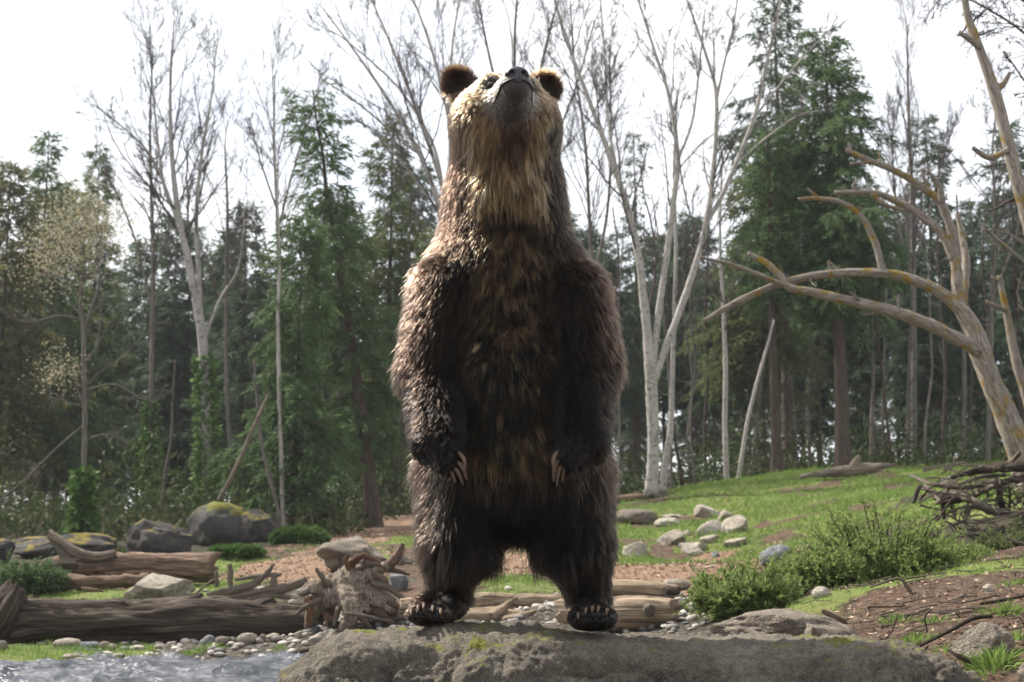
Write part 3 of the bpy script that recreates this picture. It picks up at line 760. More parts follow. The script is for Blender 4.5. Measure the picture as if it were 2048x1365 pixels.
def mat_stone(name, dark, mid, light, moss=None, mossamt=0.0, scale=1.0, bumpd=0.03):
    m, nt, b = mat_new(name); co = geopos(nt)
    sk = noise_node(nt, co, 240 * scale, 2, 0.5)
    n1 = noise_node(nt, co, 2.2 * scale, 6, 0.6); n2 = noise_node(nt, co, 18 * scale, 6, 0.7); n3 = noise_node(nt, co, 90 * scale, 3, 0.6)
    c = ramp(nt, n1, [(0.3, dark), (0.52, mid), (0.75, light)])
    c = mixc(nt, maprange(nt, n2, 0.35, 0.7), mixc(nt, 0.5, c, (0.0, 0.0, 0.0), 'MIX'), c)
    c = mixc(nt, maprange(nt, n3, 0.55, 0.75, 0, 0.5), c, tuple(min(1, x * 1.6) for x in light))
    c = mixc(nt, maprange(nt, sk, 0.42, 0.58), mixc(nt, 0.55, c, (0, 0, 0)), c)
    if moss:
        g = nt.nodes.new('ShaderNodeNewGeometry'); sp = nt.nodes.new('ShaderNodeSeparateXYZ'); nt.links.new(g.outputs['Normal'], sp.inputs[0])
        mf = math_node(nt, 'ADD', math_node(nt, 'MULTIPLY', sp.outputs[2], 0.25), noise_node(nt, co, 3.2 * scale, 6, 0.65))
        mcol = mixc(nt, n2, tuple(x * 0.45 for x in moss), moss)
        c = mixc(nt, maprange(nt, mf, 0.80 - mossamt, 0.88 - mossamt), c, mcol)
    nt.links.new(c, b.inputs['Base Color']); b.inputs['Roughness'].default_value = 0.9; b.inputs['Specular IOR Level'].default_value = 0.25
    bump(nt, b, math_node(nt, 'ADD', n2, math_node(nt, 'MULTIPLY', n3, 0.5)), 0.8, bumpd)
    return m
m_pale = mat_stone('pale_stone', (0.33, 0.275, 0.21), (0.52, 0.455, 0.36), (0.66, 0.60, 0.50))
m_grey = mat_stone('grey_stone', (0.15, 0.16, 0.17), (0.26, 0.27, 0.28), (0.38, 0.39, 0.39))
m_tanr = mat_stone('tan_rock', (0.14, 0.115, 0.088), (0.27, 0.225, 0.175), (0.40, 0.34, 0.265))
m_darkb = mat_stone('dark_boulder', (0.035, 0.033, 0.033), (0.075, 0.070, 0.066), (0.14, 0.125, 0.11), (0.20, 0.155, 0.02), 0.10)
m_mottle = mat_stone('mottled_boulder', (0.05, 0.047, 0.045), (0.10, 0.095, 0.09), (0.17, 0.155, 0.14), (0.15, 0.145, 0.018), 0.17)
m_front = mat_stone('standing_rock', (0.095, 0.079, 0.060), (0.20, 0.172, 0.133), (0.32, 0.28, 0.22), (0.16, 0.16, 0.02), 0.0, 1.6, 0.03)

# ---- the boulder the bear stands on
prof = np.array([(470, 1420), (540, 1366), (560, 1350), (600, 1334), (640, 1297), (665, 1277), (730, 1268), (800, 1259), (900, 1249), (1000, 1251), (1120, 1258), (1250, 1268), (1350, 1276), (1480, 1281), (1600, 1280), (1700, 1279), (1800, 1284), (1850, 1303), (1900, 1335), (1945, 1368), (2000, 1420)], float)
pw_ = at(prof[:, 0], prof[:, 1], 5.3)
nx_, nt_ = 400, 190
xr = np.linspace(pw_[0, 0], pw_[-1, 0], nx_); zt = np.interp(xr, pw_[:, 0], pw_[:, 2])
zt = np.convolve(np.pad(zt, 6, mode='edge'), np.ones(13) / 13, 'valid')
th = np.linspace(0, np.pi, nt_)
e = 0.42
cy = np.sign(np.cos(th)) * np.abs(np.cos(th)) ** e; cz = np.abs(np.sin(th)) ** e
endf = np.sqrt(np.clip(1 - np.abs(np.linspace(-1, 1, nx_)) ** 5, 0.02, 1))
z0 = -0.45
YY = 5.26 - 0.62 * endf[:, None] * cy[None]; ZZ = z0 + (zt[:, None] - z0) * cz[None]
XX = np.repeat(xr[:, None], nt_, 1)
Pn = np.stack([XX, YY, ZZ], -1)
du = np.gradient(Pn, axis=0); dv = np.gradient(Pn, axis=1); Nn = norm(np.cross(du, dv))
if Nn[nx_ // 2, nt_ // 2, 2] < 0: Nn = -Nn
pf = Pn.reshape(-1, 3)
fz = smooth(pf[:, 2], -0.3, 0.35)
flat_top = smooth(Nn.reshape(-1, 3)[:, 2], 0.75, 0.95)
bl = 1 - np.abs(fbm(pf * [2.3, 2.3, 3.0] + 7, 3, 66)); disp = (0.055 * fbm(pf * [2.6, 2.6, 3.2], 3, 61) - 0.07 * np.clip(bl, 0, 1) ** 5) * (1 - 0.75 * flat_top) + 0.026 * fbm(pf * 8, 5, 62, 0.6) * (1 - 0.6 * flat_top) + 0.007 * fbm(pf * 40, 3, 63, 0.7)
crk = np.abs(fbm(pf * [3.1, 3, 2.4] + 3, 3, 64)); disp = disp - 0.012 * smooth(crk, 0.05, 0.0) * (1 - 0.7 * flat_top)
pf = pf + Nn.reshape(-1, 3) * disp[:, None]
ir = np.arange(nx_ * nt_).reshape(nx_, nt_)
Fr = np.stack([ir[:-1, :-1], ir[:-1, 1:], ir[1:, 1:], ir[1:, :-1]], -1).reshape(-1, 4)
standing_rock = link('standing_boulder', new_mesh('standing_boulder', pf, Fr), m_front)
tag(standing_rock, 'long broad grey-brown boulder that the bear stands on', 'boulder')

def put_rock(name, label, mat, px, py, w, h, Y, seed, depth=1.0, group=None, cat='rock', cuts=7, rough=0.1, sub=4, rot=0.0, round_=0.75, sink=0.18):
    """rock seen centred at (px,py), w by h picture units, standing at distance Y"""
    Yh = hit(px, py + h * 0.42)
    if 0.6 < Yh / Y < 1.6: Y = Yh
    s = Y / FPX; W, H = w * s, h * s
    H2 = H / (1 - sink)
    me = rock_mesh(name, (W, W * depth * 0.8, H2), seed, cuts, rough, sub, round_)
    c = at(px, py, Y); c[2] -= (H2 - H) / 2
    o = link(name, me, mat, None, tuple(c), (0, 0, rot)); tag(o, label, cat, group); return o
put_rock('mossy_boulder', 'tallest dark domed boulder with yellow-green moss below the forest', m_mottle, 440, 1050, 136, 92, 20, 1, cat='boulder', rough=0.06, round_=0.9)
put_rock('dark_boulder', 'dark brown boulder tucked behind the mossy domed boulder', m_darkb, 510, 1054, 90, 74, 21, 2, cat='boulder', rough=0.06, round_=0.9)
put_rock('dark_boulder', 'blackish cracked boulder beside the mossy domed boulder, fern in front', m_darkb, 318, 1078, 140, 78, 19.5, 3, cat='boulder', rough=0.12)
put_rock('flat_boulder', 'long low dark boulder with orange lichen behind the upturned log', m_darkb, 130, 1092, 220, 56, 19.5, 4, cat='boulder', rough=0.08, round_=0.9)
put_rock('dark_boulder', 'low dark boulder half hidden by the dark evergreen bush', m_darkb, -5, 1105, 70, 56, 19.0, 5, cat='boulder')
put_rock('block_stone', 'pale tan squarish block stone in front of the upturned log', m_pale, 317, 1172, 138, 54, 14.4, 6, cuts=10, rough=0.06, round_=0.68)
put_rock('pointed_rock', 'grey rock with a pointed peak behind the root stump', m_tanr, 716, 1112, 165, 78, 15.6, 17, cuts=9, round_=0.62)
put_rock('block_stone', 'small blue-grey cube-shaped stone between root stump and bear', m_grey, 796, 1167, 42, 40, 12.6, 8, cuts=12, rough=0.03, round_=0.62)
put_rock('meadow_boulder', 'wide flat tan boulder on the grass slope beside the bear', m_tanr, 1268, 1034, 95, 32, 22.5, 9, rough=0.06, round_=0.9)
MS = [(1415, 1021, 62, 32, 'tan boulder with a dark side, topmost of the stones on the grass slope'), (1451, 1031, 46, 24, 'pale wedge stone leaning behind the larger pitted stone on the slope'),
      (1474, 1049, 62, 40, 'largest pitted pale stone of the scatter, overlapped by a wedge stone'), (1420, 1056, 64, 32, 'broad pale stone in the middle of the stone scatter'),
      (1340, 1044, 64, 19, 'flat pale slab lying below a thinner slab on the slope'), (1341, 1031, 58, 12, 'thin flat slab above another slab on the slope'),
      (1341, 1074, 62, 34, 'rounded white-topped stone below the flat slabs'), (1276, 1101, 64, 34, 'squat pale stone at the mulch edge beside the bear'),
      (1393, 1091, 72, 28, 'long pale stone at the lower edge of the stone scatter'), (1415, 1078, 44, 22, 'small stone with a white top wedged between larger ones'),
      (1394, 1105, 38, 20, 'small brown stone with flat white top at the mulch edge'), (1473, 1085, 54, 22, 'low tan stone with a dark end lying apart in the grass'),
      (1375, 1064, 16, 17, 'tiny upright pale stone between larger meadow stones'), (1429, 1110, 21, 15, 'little dark grey stone at the mulch edge')]
for k, (x, y, w, h, lb) in enumerate(MS):
    put_rock('meadow_stone', lb, m_grey if k == 13 else m_pale, x, y, w, h, 17.3 + (1112 - y) / 92 * 5.5, 30 + k, group='pale stones scattered on the grass slope', cuts=13, rough=0.07, sub=3, round_=0.64, sink=0.3)
put_rock('blue_boulder', 'blue-grey boulder on the grass behind the juniper bushes', m_grey, 1560, 1112, 86, 46, 14.8, 50, cuts=6)
put_rock('bank_rock', 'large tan rock in the bank beyond the standing boulder', m_tanr, 1560, 1262, 290, 92, 7.3, 51, rough=0.09, sub=5, cuts=8)
put_rock('bank_rock', 'brown lichen-spotted rock at the foot of the soil bank', m_tanr, 1640, 1272, 130, 70, 6.7, 52, rough=0.08, cuts=9)
put_rock('bank_boulder', 'grey boulder with a dark hollow half sunk in the soil bank', m_tanr, 1968, 1288, 132, 84, 6.0, 53, rough=0.09, sub=5, cuts=10, round_=0.74)
put_rock('bank_boulder', 'tan boulder beyond the grass tuft below the half-sunk grey boulder', m_tanr, 2075, 1345, 90, 90, 5.5, 54)
put_rock('oval_pebble', 'smooth pale oval stone in front of the juniper', m_pale, 1642, 1186, 38, 26, 8.6, 55, cuts=0, rough=0.03, sub=3)
put_rock('small_stone', 'small pale pointed stone on the soil bank', m_pale, 1975, 1177, 23, 20, 8.6, 56, sub=3)
put_rock('small_stone', 'pale rock showing behind the brush pile', m_pale, 1900, 964, 40, 22, 17, 57, sub=3)
put_rock('shore_rock', 'pitted grey rock at the stream edge below the root stump', m_pale, 645, 1279, 84, 42, 11.4, 58, rough=0.13)
# river pebbles
PB = [(135, 1292, 58, 17), (178, 1296, 44, 16), (210, 1294, 26, 16), (222, 1298, 22, 12), (143, 1315, 40, 11), (155, 1314, 24, 9), (2, 1316, 26, 20), (275, 1297, 32, 11), (322, 1297, 28, 9), (418, 1287, 30, 22), (446, 1283, 36, 18), (446, 1294, 28, 10),
      (494, 1287, 40, 20), (490, 1292, 26, 10), (525, 1290, 16, 14), (548, 1289, 26, 12), (600, 1300, 22, 14), (632, 1298, 22, 13), (665, 1293, 20, 13), (246, 1193, 24, 11), (228, 1197, 14, 6), (300, 1194, 14, 8), (380, 1194, 22, 10), (410, 1183, 20, 18), (495, 1208, 26, 13), (455, 1197, 20, 8),
      (560, 1216, 18, 12), (585, 1210, 22, 16), (610, 1205, 16, 9), (722, 1257, 22, 18), (745, 1258, 22, 13), (765, 1255, 26, 13), (690, 1262, 18, 9), (790, 1250, 22, 10), (1357, 1240, 44, 24), (1385, 1229, 30, 18), (1405, 1249, 42, 16), (1330, 1262, 44, 11), (1420, 1240, 22, 12), (1440, 1252, 26, 13), (1378, 1262, 30, 12), (1345, 1222, 22, 12),
      (1310, 1160, 14, 8), (1352, 1165, 60, 22), (1362, 1158, 16, 14), (1060, 1228, 22, 8), (1085, 1236, 26, 10), (1040, 1233, 18, 8), (1110, 1230, 18, 9), (960, 1233, 16, 8), (985, 1236, 18, 8), (560, 1192, 14, 8), (545, 1186, 16, 8), (330, 1312, 18, 6), (365, 1306, 22, 7), (118, 1303, 22, 9), (90, 1322, 20, 8), (250, 1300, 22, 8)]
for k, (x, y, w, h) in enumerate(PB):
    Yd = float(np.clip(CAM_Z * FPX / max(y - 1128, 12), 9.5, 12.2)) if y > 1280 else {True: 14.2, False: 11.0}[y < 1225 and x < 700]
    if x > 900: Yd = 10.4 if y > 1200 else 13.5
    elif x > 700: Yd = 11.6
    gy = on(x, Yd)
    mt = (m_pale, m_grey, m_tanr, m_pale)[k % 4]
    s = Yd / FPX; me = rock_mesh('river_pebble', (w * s, w * s * 0.8, h * s * 1.25), 100 + k, 3 if k % 3 else 0, 0.05, 2, 0.85)
    tag(link('river_pebble', me, mt, None, (gy[0], gy[1], max(gy[2], 0.0) + h * s * 0.40), (0, 0, 0.1 * (k % 7))), 'rounded river stone lying on the pebbly stream bank among others', 'stone', 'river stones on the stream bank')

# ---- logs and driftwood
def mat_wood(name, dark, mid, light, patch=None, patchamt=0.0, grain=(5, 5, 0.9), gsc=2.4, bd=0.02):
    m, nt, b = mat_new(name); lc = attr(nt, 'lc'); co = geopos(nt)
    g = noise_node(nt, scaled(nt, lc, grain), gsc, 7, 0.65); n2 = noise_node(nt, co, 6, 5, 0.6); n3 = noise_node(nt, co, 60, 3)
    c = ramp(nt, g, [(0.28, dark), (0.5, mid), (0.72, light)])
    c = mixc(nt, maprange(nt, n2, 0.3, 0.75, 0, 0.55), c, mid)
    crk = maprange(nt, noise_node(nt, scaled(nt, lc, (grain[0] * 2.2, grain[1] * 2.2, grain[2] * 0.8)), gsc, 6, 0.7), 0.36, 0.46)
    c = mixc(nt, crk, tuple(x * 0.35 for x in dark), c)
    if patch: c = mixc(nt, maprange(nt, noise_node(nt, co, 5.5, 6, 0.7), 0.66 - patchamt, 0.74 - patchamt), c, mixc(nt, n3, tuple(x * .5 for x in patch), patch))
    nt.links.new(c, b.inputs['Base Color']); b.inputs['Roughness'].default_value = 0.88; b.inputs['Specular IOR Level'].default_value = 0.2
    bump(nt, b, math_node(nt, 'ADD', math_node(nt, 'ADD', g, math_node(nt, 'MULTIPLY', n3, 0.25)), crk), 1.0, bd); return m
m_wdark = mat_wood('weathered_dark_wood', (0.022, 0.017, 0.013), (0.070, 0.053, 0.039), (0.17, 0.135, 0.10))
m_wred = mat_wood('red_brown_wood', (0.050, 0.031, 0.022), (0.20, 0.13, 0.09), (0.42, 0.32, 0.235))
m_wpale = mat_wood('bleached_wood', (0.16, 0.105, 0.065), (0.40, 0.30, 0.205), (0.60, 0.49, 0.36))
m_wgrey = mat_wood('grey_driftwood', (0.08, 0.062, 0.047), (0.23, 0.185, 0.14), (0.42, 0.36, 0.28))
m_wrust = mat_wood('rotten_orange_wood', (0.07, 0.032, 0.018), (0.22, 0.115, 0.062), (0.38, 0.24, 0.15))
def limb_geo(pts, n=None, sides=14, grooves=0.10, lump=0.12, seed=0, endr=None):
    """pts: list of (x,y,z,r) -> verts, faces, lc of a gnarled limb"""
    pts = np.asarray(pts, float); ln = np.linalg.norm(np.diff(pts[:, :3], axis=0), axis=1).sum()
    n = n or int(np.clip(ln / max(pts[:, 3].mean() * 0.22, 0.008), 12, 150))
    C_ = catmull(pts, n); P_ = C_[:, :3]; R_ = np.maximum(C_[:, 3], 0.003)
    v, f, lc = tubes(P_[None], R_[None], sides)
    nb = n * sides; k = np.repeat(np.arange(n), sides)
    q = np.stack([lc[:nb, 0] * 1.2 + seed, lc[:nb, 1] * 1.2, lc[:nb, 2] / max(R_.mean(), 0.02) * 0.35], 1)
    tw = q[:, 2] * 0.25; gx = lc[:nb, 0] * np.cos(tw) - lc[:nb, 1] * np.sin(tw); gy_ = lc[:nb, 0] * np.sin(tw) + lc[:nb, 1] * np.cos(tw)
    d = lump * fbm(q, 3, seed) - grooves * 1.5 * np.clip(1 - 2.6 * np.abs(fbm(np.stack([gx * 3.2, gy_ * 3.2, q[:, 2] * 0.45], 1), 3, seed + 5)), 0, 1) + grooves * 0.5 * fbm(np.stack([gx * 9, gy_ * 9, q[:, 2] * 1.2], 1), 2, seed + 6)
    cen = P_[k]; v[:nb] = cen + (v[:nb] - cen) * (1 + d)[:, None]
    jag = fbm(np.stack([lc[:nb, 0] * 2, lc[:nb, 1] * 2, 0 * q[:, 2]], 1), 2, seed + 9)
    T0 = norm(P_[1] - P_[0]); T1 = norm(P_[-1] - P_[-2])
    v[:sides] += T0 * (jag[:sides, None] * R_[0] * 0.5); v[nb - sides:nb] += T1 * (jag[nb - sides:, None] * R_[-1] * 0.5)
    lc = lc.copy(); lc[:, 2] += seed * 3.1
    return v, f, lc
def px_limb(pp, Y, dy=0.0):
    """pp: (px, py, r_px[, dY]) in the photograph -> world control points with radius"""
    out = []
    for q in pp:
        yy = Y + (q[3] if len(q) > 3 else 0.0); w = at(q[0], q[1], yy); out.append((*w, q[2] * yy / FPX))
    return out
def wood_thing(name, label, cat, mat, limbs, Y, seed=0, parts=None, sides=16, grooves=0.1, lump=0.12, group=None):
    """limbs: list of (part name, px control points); a single limb gives one mesh"""
    if len(limbs) == 1:
        v, f, lc = limb_geo(px_limb(limbs[0][1], Y), None, sides, grooves, lump, seed)
        o = v.mean(0); return tag(link(name, new_mesh(name, v - o, f, attrs={'lc': lc}), mat, None, tuple(o)), label, cat, group)
    b0 = px_limb(limbs[0][1], Y); o = np.array(b0[0][:3])
    t_ = tag(empty(name, tuple(o)), label, cat, group)
    first = None
    for k, L in enumerate(limbs):
        v, f, lc = limb_geo(px_limb(L[1], Y), None, sides if k == 0 else max(10, sides - 8), grooves, lump, seed + k)
        po = link(L[0], new_mesh(L[0], v - o, f, attrs={'lc': lc}), L[2] if len(L) > 2 else mat, first if L[0] in ('knot', 'branch_stub', 'hollow') else t_)
        first = first or po
    return t_
wood_thing('fallen_log', 'long thick dark weathered log lying along the stream bank', 'log', m_wdark,
    [('trunk', [(-90, 1262, 52, .25), (0, 1252, 52), (80, 1243, 48), (200, 1244, 45), (330, 1245, 45), (420, 1240, 44), (520, 1247, 40), (600, 1246, 38), (642, 1248, 33)]),
     ('root_burl', [(-40, 1290, 40, -.15), (-10, 1240, 46, -.2), (14, 1205, 36, -.15), (30, 1178, 22, -.1)]),
     ('knot', [(380, 1225, 26), (395, 1205, 20), (408, 1194, 9)]), ('knot', [(510, 1228, 24), (530, 1212, 18), (548, 1200, 8)])], 12.8, 3, sides=56, lump=0.13, grooves=0.13)
wood_thing('upturned_log', 'reddish brown log with a curled root end rising from it', 'log', m_wred,
    [('trunk', [(84, 1133, 14), (150, 1134, 25), (250, 1132, 27), (340, 1134, 28), (424, 1138, 29)]),
     ('root_limb', [(140, 1135, 16, -.1), (128, 1105, 13, -.1), (112, 1082, 11, -.1), (98, 1068, 9, -.1)], m_wgrey),
     ('root_limb', [(102, 1072, 8, -.15), (130, 1088, 9, -.15), (160, 1108, 10, -.15), (200, 1114, 9, -.15), (232, 1108, 8, -.15)], m_wgrey),
     ('branch_stub', [(150, 1128, 10, -.15), (125, 1126, 8, -.2), (82, 1132, 6, -.2)], m_wgrey)], 16.2, 11, sides=44, lump=0.13, grooves=0.16)
wood_thing('rotten_log', 'short crumbling log under the upturned reddish log', 'log', m_wred, [('trunk', [(92, 1172, 14), (130, 1165, 17), (190, 1166, 15), (262, 1160, 14), (300, 1160, 10)])], 15.6, 17, grooves=0.2, lump=0.22)
wood_thing('wood_scrap', 'small flat brown wood scrap on grass before the rotten log', 'wood', m_wred, [('p', [(163, 1178, 4), (180, 1180, 5), (205, 1182, 3)])], 14.9, 18, sides=8)
# branch pile left of the stump
wood_thing('branch_pile', 'heap of bleached broken branches beside the root stump', 'branches', m_wgrey,
    [('branch', [(415, 1192, 6), (450, 1183, 8), (500, 1172, 8), (530, 1150, 6), (548, 1128, 3)]), ('branch', [(440, 1200, 6), (500, 1187, 7), (570, 1176, 10), (612, 1162, 11)]),
     ('branch', [(460, 1188, 5), (461, 1150, 6), (460, 1130, 5)]), ('branch', [(433, 1175, 4), (433, 1142, 4)]), ('branch', [(545, 1184, 6), (548, 1160, 7), (552, 1146, 4)]),
     ('branch', [(470, 1160, 3), (520, 1152, 5), (560, 1150, 4)]), ('branch', [(420, 1186, 4), (470, 1196, 6), (510, 1206, 4)]), ('branch', [(500, 1200, 5), (540, 1190, 7), (580, 1196, 4)]),
     ('branch', [(388, 1190, 2.5), (410, 1172, 2.5), (430, 1158, 2)])], 13.8, 21, sides=14)
# root stump: roots fused into one twisted body, thinner roots as parts
def fused_wood(limbs, Y, h, k=0.03, amp=0.02, seed=0, sc_=9.0):
    caps = []
    for L in limbs:
        q = np.array(px_limb(L, Y)); q = catmull(q, max(len(q) * 3, 6)); caps += [(q[i, :3], q[i + 1, :3], q[i, 3], q[i + 1, 3]) for i in range(len(q) - 1)]
    pts = np.array([c[0] for c in caps] + [c[1] for c in caps]); rm = max(max(c[2], c[3]) for c in caps) + 0.06
    def f(p):
        d = np.full(len(p), 9.0)
        for c in caps: d = smin(d, sd_cap(p, *c), k)
        m = np.abs(d) < 0.08
        n = np.zeros(len(p)); pm = p[m]
        n[m] = amp * fbm(pm * sc_, 4, seed, 0.6) + amp * 0.9 * np.abs(fbm(pm * [sc_ * 2.4, sc_ * 2.4, sc_ * 0.7], 2, seed + 3))
        return d + n
    return surfnets(f, pts.min(0) - rm, pts.max(0) + rm, h)
_o = at(700, 1250, 12.1)
stump = tag(empty('root_stump', tuple(_o)), 'big upturned root stump with twisted reddish roots', 'stump')
v_, q_ = fused_wood([[(632, 1205, 18), (662, 1190, 30), (700, 1172, 36), (732, 1150, 28), (748, 1128, 12)], [(690, 1175, 24, -.05), (703, 1205, 20, -.2), (700, 1240, 15, -.25), (692, 1258, 15, -.25)],
    [(705, 1172, 26), (740, 1190, 24, -.05), (775, 1212, 19, -.1), (812, 1240, 13, -.1), (835, 1252, 8, -.1)], [(715, 1165, 20, -.05), (750, 1143, 15, -.1), (790, 1128, 10, -.1), (822, 1124, 6, -.12)],
    [(655, 1190, 18), (630, 1176, 13, -.1), (612, 1180, 11, -.12), (610, 1194, 6, -.12)], [(700, 1150, 16), (704, 1130, 13), (716, 1117, 8), (738, 1116, 4)], [(665, 1165, 16), (678, 1150, 12), (688, 1140, 6)],
    [(735, 1195, 18, .1), (752, 1225, 16, .05), (770, 1248, 12)], [(640, 1195, 16, .1), (625, 1220, 12, .1), (618, 1250, 8, .1)], [(720, 1205, 9, -.14), (730, 1220, 6, -.16), (735, 1232, 3, -.16)], [(668, 1205, 14, .05), (660, 1230, 10, .05), (655, 1252, 8, .05)]], 12.1, 0.0115, 0.018, 0.020, 5, 10.0)
link('stump', new_mesh('stump', v_ - _o, q_, attrs={'lc': (v_ - _o) * [6, 6, 2.0]}), m_wgrey, stump)
for k, (pp, mt) in enumerate([([(778, 1130, 8, -.12), (795, 1112, 9, -.12), (805, 1088, 4, -.12)], m_wred), ([(616, 1196, 9, -.15), (620, 1218, 8, -.18), (614, 1252, 5, -.18)], m_wrust), ([(700, 1132, 8, -.1), (722, 1112, 7, -.14), (745, 1118, 5, -.12), (762, 1128, 3, -.1)], m_wrust), ([(690, 1227, 3.5, -.35), (740, 1235, 4, -.35), (790, 1247, 3, -.3)], m_wgrey),
    ([(740, 1212, 9, -.1), (762, 1226, 9, -.14), (790, 1250, 6, -.15)], m_wred), ([(720, 1140, 5, -.1), (742, 1128, 5, -.15), (772, 1136, 3, -.15)], m_wred), ([(650, 1228, 6, -.1), (668, 1240, 5, -.15), (676, 1254, 4, -.15)], m_wrust), ([(752, 1150, 6, -.15), (770, 1160, 5, -.18), (780, 1178, 3, -.18)], m_wred), ([(690, 1195, 7, -.2), (676, 1222, 6, -.22), (668, 1252, 4, -.22)], m_wgrey), ([(745, 1165, 8, -.15), (780, 1178, 7, -.2), (815, 1205, 4, -.2), (830, 1225, 2, -.2)], m_wgrey), ([(660, 1170, 7, -.12), (640, 1150, 5, -.14), (632, 1136, 2, -.14)], m_wgrey), ([(640, 1200, 7, -.16), (612, 1212, 5, -.2), (592, 1230, 2.5, -.2)], m_wgrey), ([(725, 1128, 6, -.05), (735, 1108, 4, -.05), (728, 1096, 2, -.05)], m_wgrey), ([(700, 1140, 6, -.12), (690, 1122, 4.5, -.14), (696, 1108, 2, -.14)], m_wrust), ([(760, 1140, 6, -.05), (790, 1142, 5, -.1), (820, 1150, 2, -.1)], m_wred), ([(712, 1230, 6, -.2), (730, 1244, 5, -.25), (742, 1256, 3, -.25)], m_wred), ([(775, 1205, 6, -.15), (800, 1215, 5, -.2), (835, 1222, 2.5, -.2)], m_wred)]):
    v_, f_, l_ = limb_geo(px_limb(pp, 12.1), None, 18, 0.2, 0.3, 40 + k); link('root', new_mesh('root', v_ - _o, f_, attrs={'lc': l_}), mt, stump)
# pale driftwood behind the bear
wood_thing('bleached_log', 'long bleached log lying behind the bear between its feet', 'log', m_wpale, [('trunk', [(800, 1212, 13), (940, 1204, 17), (1030, 1203, 17), (1110, 1206, 16), (1200, 1210, 14)])], 11.6, 41, sides=36, grooves=0.12)
wood_thing('bleached_log', 'pale log with an upright broken stub seen between the bear feet', 'log', m_wpale,
    [('trunk', [(900, 1240, 16), (960, 1234, 18), (1020, 1236, 18), (1060, 1244, 12)]), ('branch_stub', [(985, 1234, 14, -.05), (1005, 1218, 10, -.05), (1020, 1205, 5, -.05), (1034, 1196, 4, -.05)]), ('branch_stub', [(1010, 1240, 8, -.1), (1045, 1232, 7, -.15), (1072, 1222, 4, -.15)])], 10.8, 45, sides=22)
wood_thing('knotted_log', 'thick sawn log with a round knot beside the bear foot', 'log', m_wpale,
    [('trunk', [(1120, 1222, 24, .2), (1200, 1226, 30, .1), (1270, 1226, 33), (1345, 1228, 30)]), ('knot', [(1296, 1222, 14, -.06), (1299, 1221, 12, -.16)], m_wgrey)], 9.9, 49, sides=44, lump=0.07, grooves=0.06)
wood_thing('hollow_log', 'split bleached log with a hollow end by the mulch', 'log', m_wpale, [('trunk', [(1180, 1178, 14), (1240, 1178, 17), (1300, 1182, 18), (1352, 1186, 16)]), ('hollow', [(1330, 1184, 13, -.08), (1356, 1187, 13, -.08)], m_wdark)], 12.2, 53, sides=22)
wood_thing('driftwood_stick', 'dark straight stick lying past the knotted log', 'stick', m_wdark, [('s', [(1330, 1196, 4), (1380, 1196, 5), (1435, 1194, 4)])], 11.4, 57, sides=8)
wood_thing('driftwood_stick', 'tan broken stick lying below the dark straight stick', 'stick', m_wpale, [('s', [(1330, 1206, 6), (1375, 1210, 7), (1405, 1214, 5)])], 11.1, 59, sides=8)
wood_thing('crest_log', 'gnarled grey log on the crest of the grass slope', 'log', m_wgrey, [('trunk', [(1600, 955, 4), (1650, 947, 9), (1700, 943, 11), (1745, 936, 10), (1790, 931, 3)]), ('root', [(1700, 942, 8), (1712, 925, 8), (1718, 912, 5)])], 25.0, 61, sides=16, lump=0.25)
BRUSH = 1
wood_thing('crest_log', 'low brown log at the birch foot beside the bear', 'log', m_wred, [('trunk', [(1200, 1000, 8), (1250, 998, 8), (1310, 990, 6)])], 25.5, 65, sides=12)
wood_thing('pale_stick', 'short thick barkless stick on the soil bank', 'stick', m_wpale, [('s', [(1644, 1222, 5), (1668, 1232, 6), (1694, 1243, 7)])], 7.2, 67, sides=10)
STICKS = [([(1740, 1175, 2), (1795, 1158, 3), (1815, 1175, 3.5), (1830, 1200, 3)], 8.4, 'bent thin branch arching over the soil below the junipers'), ([(1840, 1292, 3), (1900, 1262, 4), (1945, 1238, 4.5), (1985, 1232, 3.5)], 6.3, 'long curved branch lying along the soil bank beside the grey boulder'),
      ([(1770, 1280, 2), (1785, 1260, 2), (1795, 1230, 1.5)], 6.6, 'thin upright twig stuck in the soil bank'), ([(1930, 1340, 3), (1980, 1318, 4), (2015, 1296, 3)], 5.7, 'forked brown root below the grey bank boulder'),
      ([(1960, 1208, 3), (2010, 1200, 3.5), (2060, 1190, 3)], 7.4, 'straight stick on the soil beside the small pointed stone'), ([(1735, 1214, 2), (1770, 1214, 2.2), (1810, 1212, 1.6)], 7.7, 'thin pale stick lying flat on dark soil'),
      ([(1835, 1180, 4), (1860, 1172, 5), (1880, 1174, 4)], 8.5, 'short grey bark piece on the soil below the juniper'), ([(1855, 1265, 1.6), (1850, 1235, 1.8), (1862, 1220, 1.2)], 6.4, 'short twig leaning in the soil bank'),
      ([(600, 1302, 5), (640, 1296, 6), (672, 1300, 4)], 11.0, 'flat dark driftwood piece at the water edge'), ([(2010, 1075, 2.2), (2035, 1085, 3), (2065, 1092, 3)], 9.5, 'bare pale branch poking out beside the junipers')]
for k, (pp, Yd, lb) in enumerate(STICKS):
    wood_thing('stick', lb, 'stick', (m_wgrey, m_wdark, m_wred)[k % 3] if k not in (0, 9) else m_wgrey, [('s', pp)], Yd, 70 + k, sides=8)
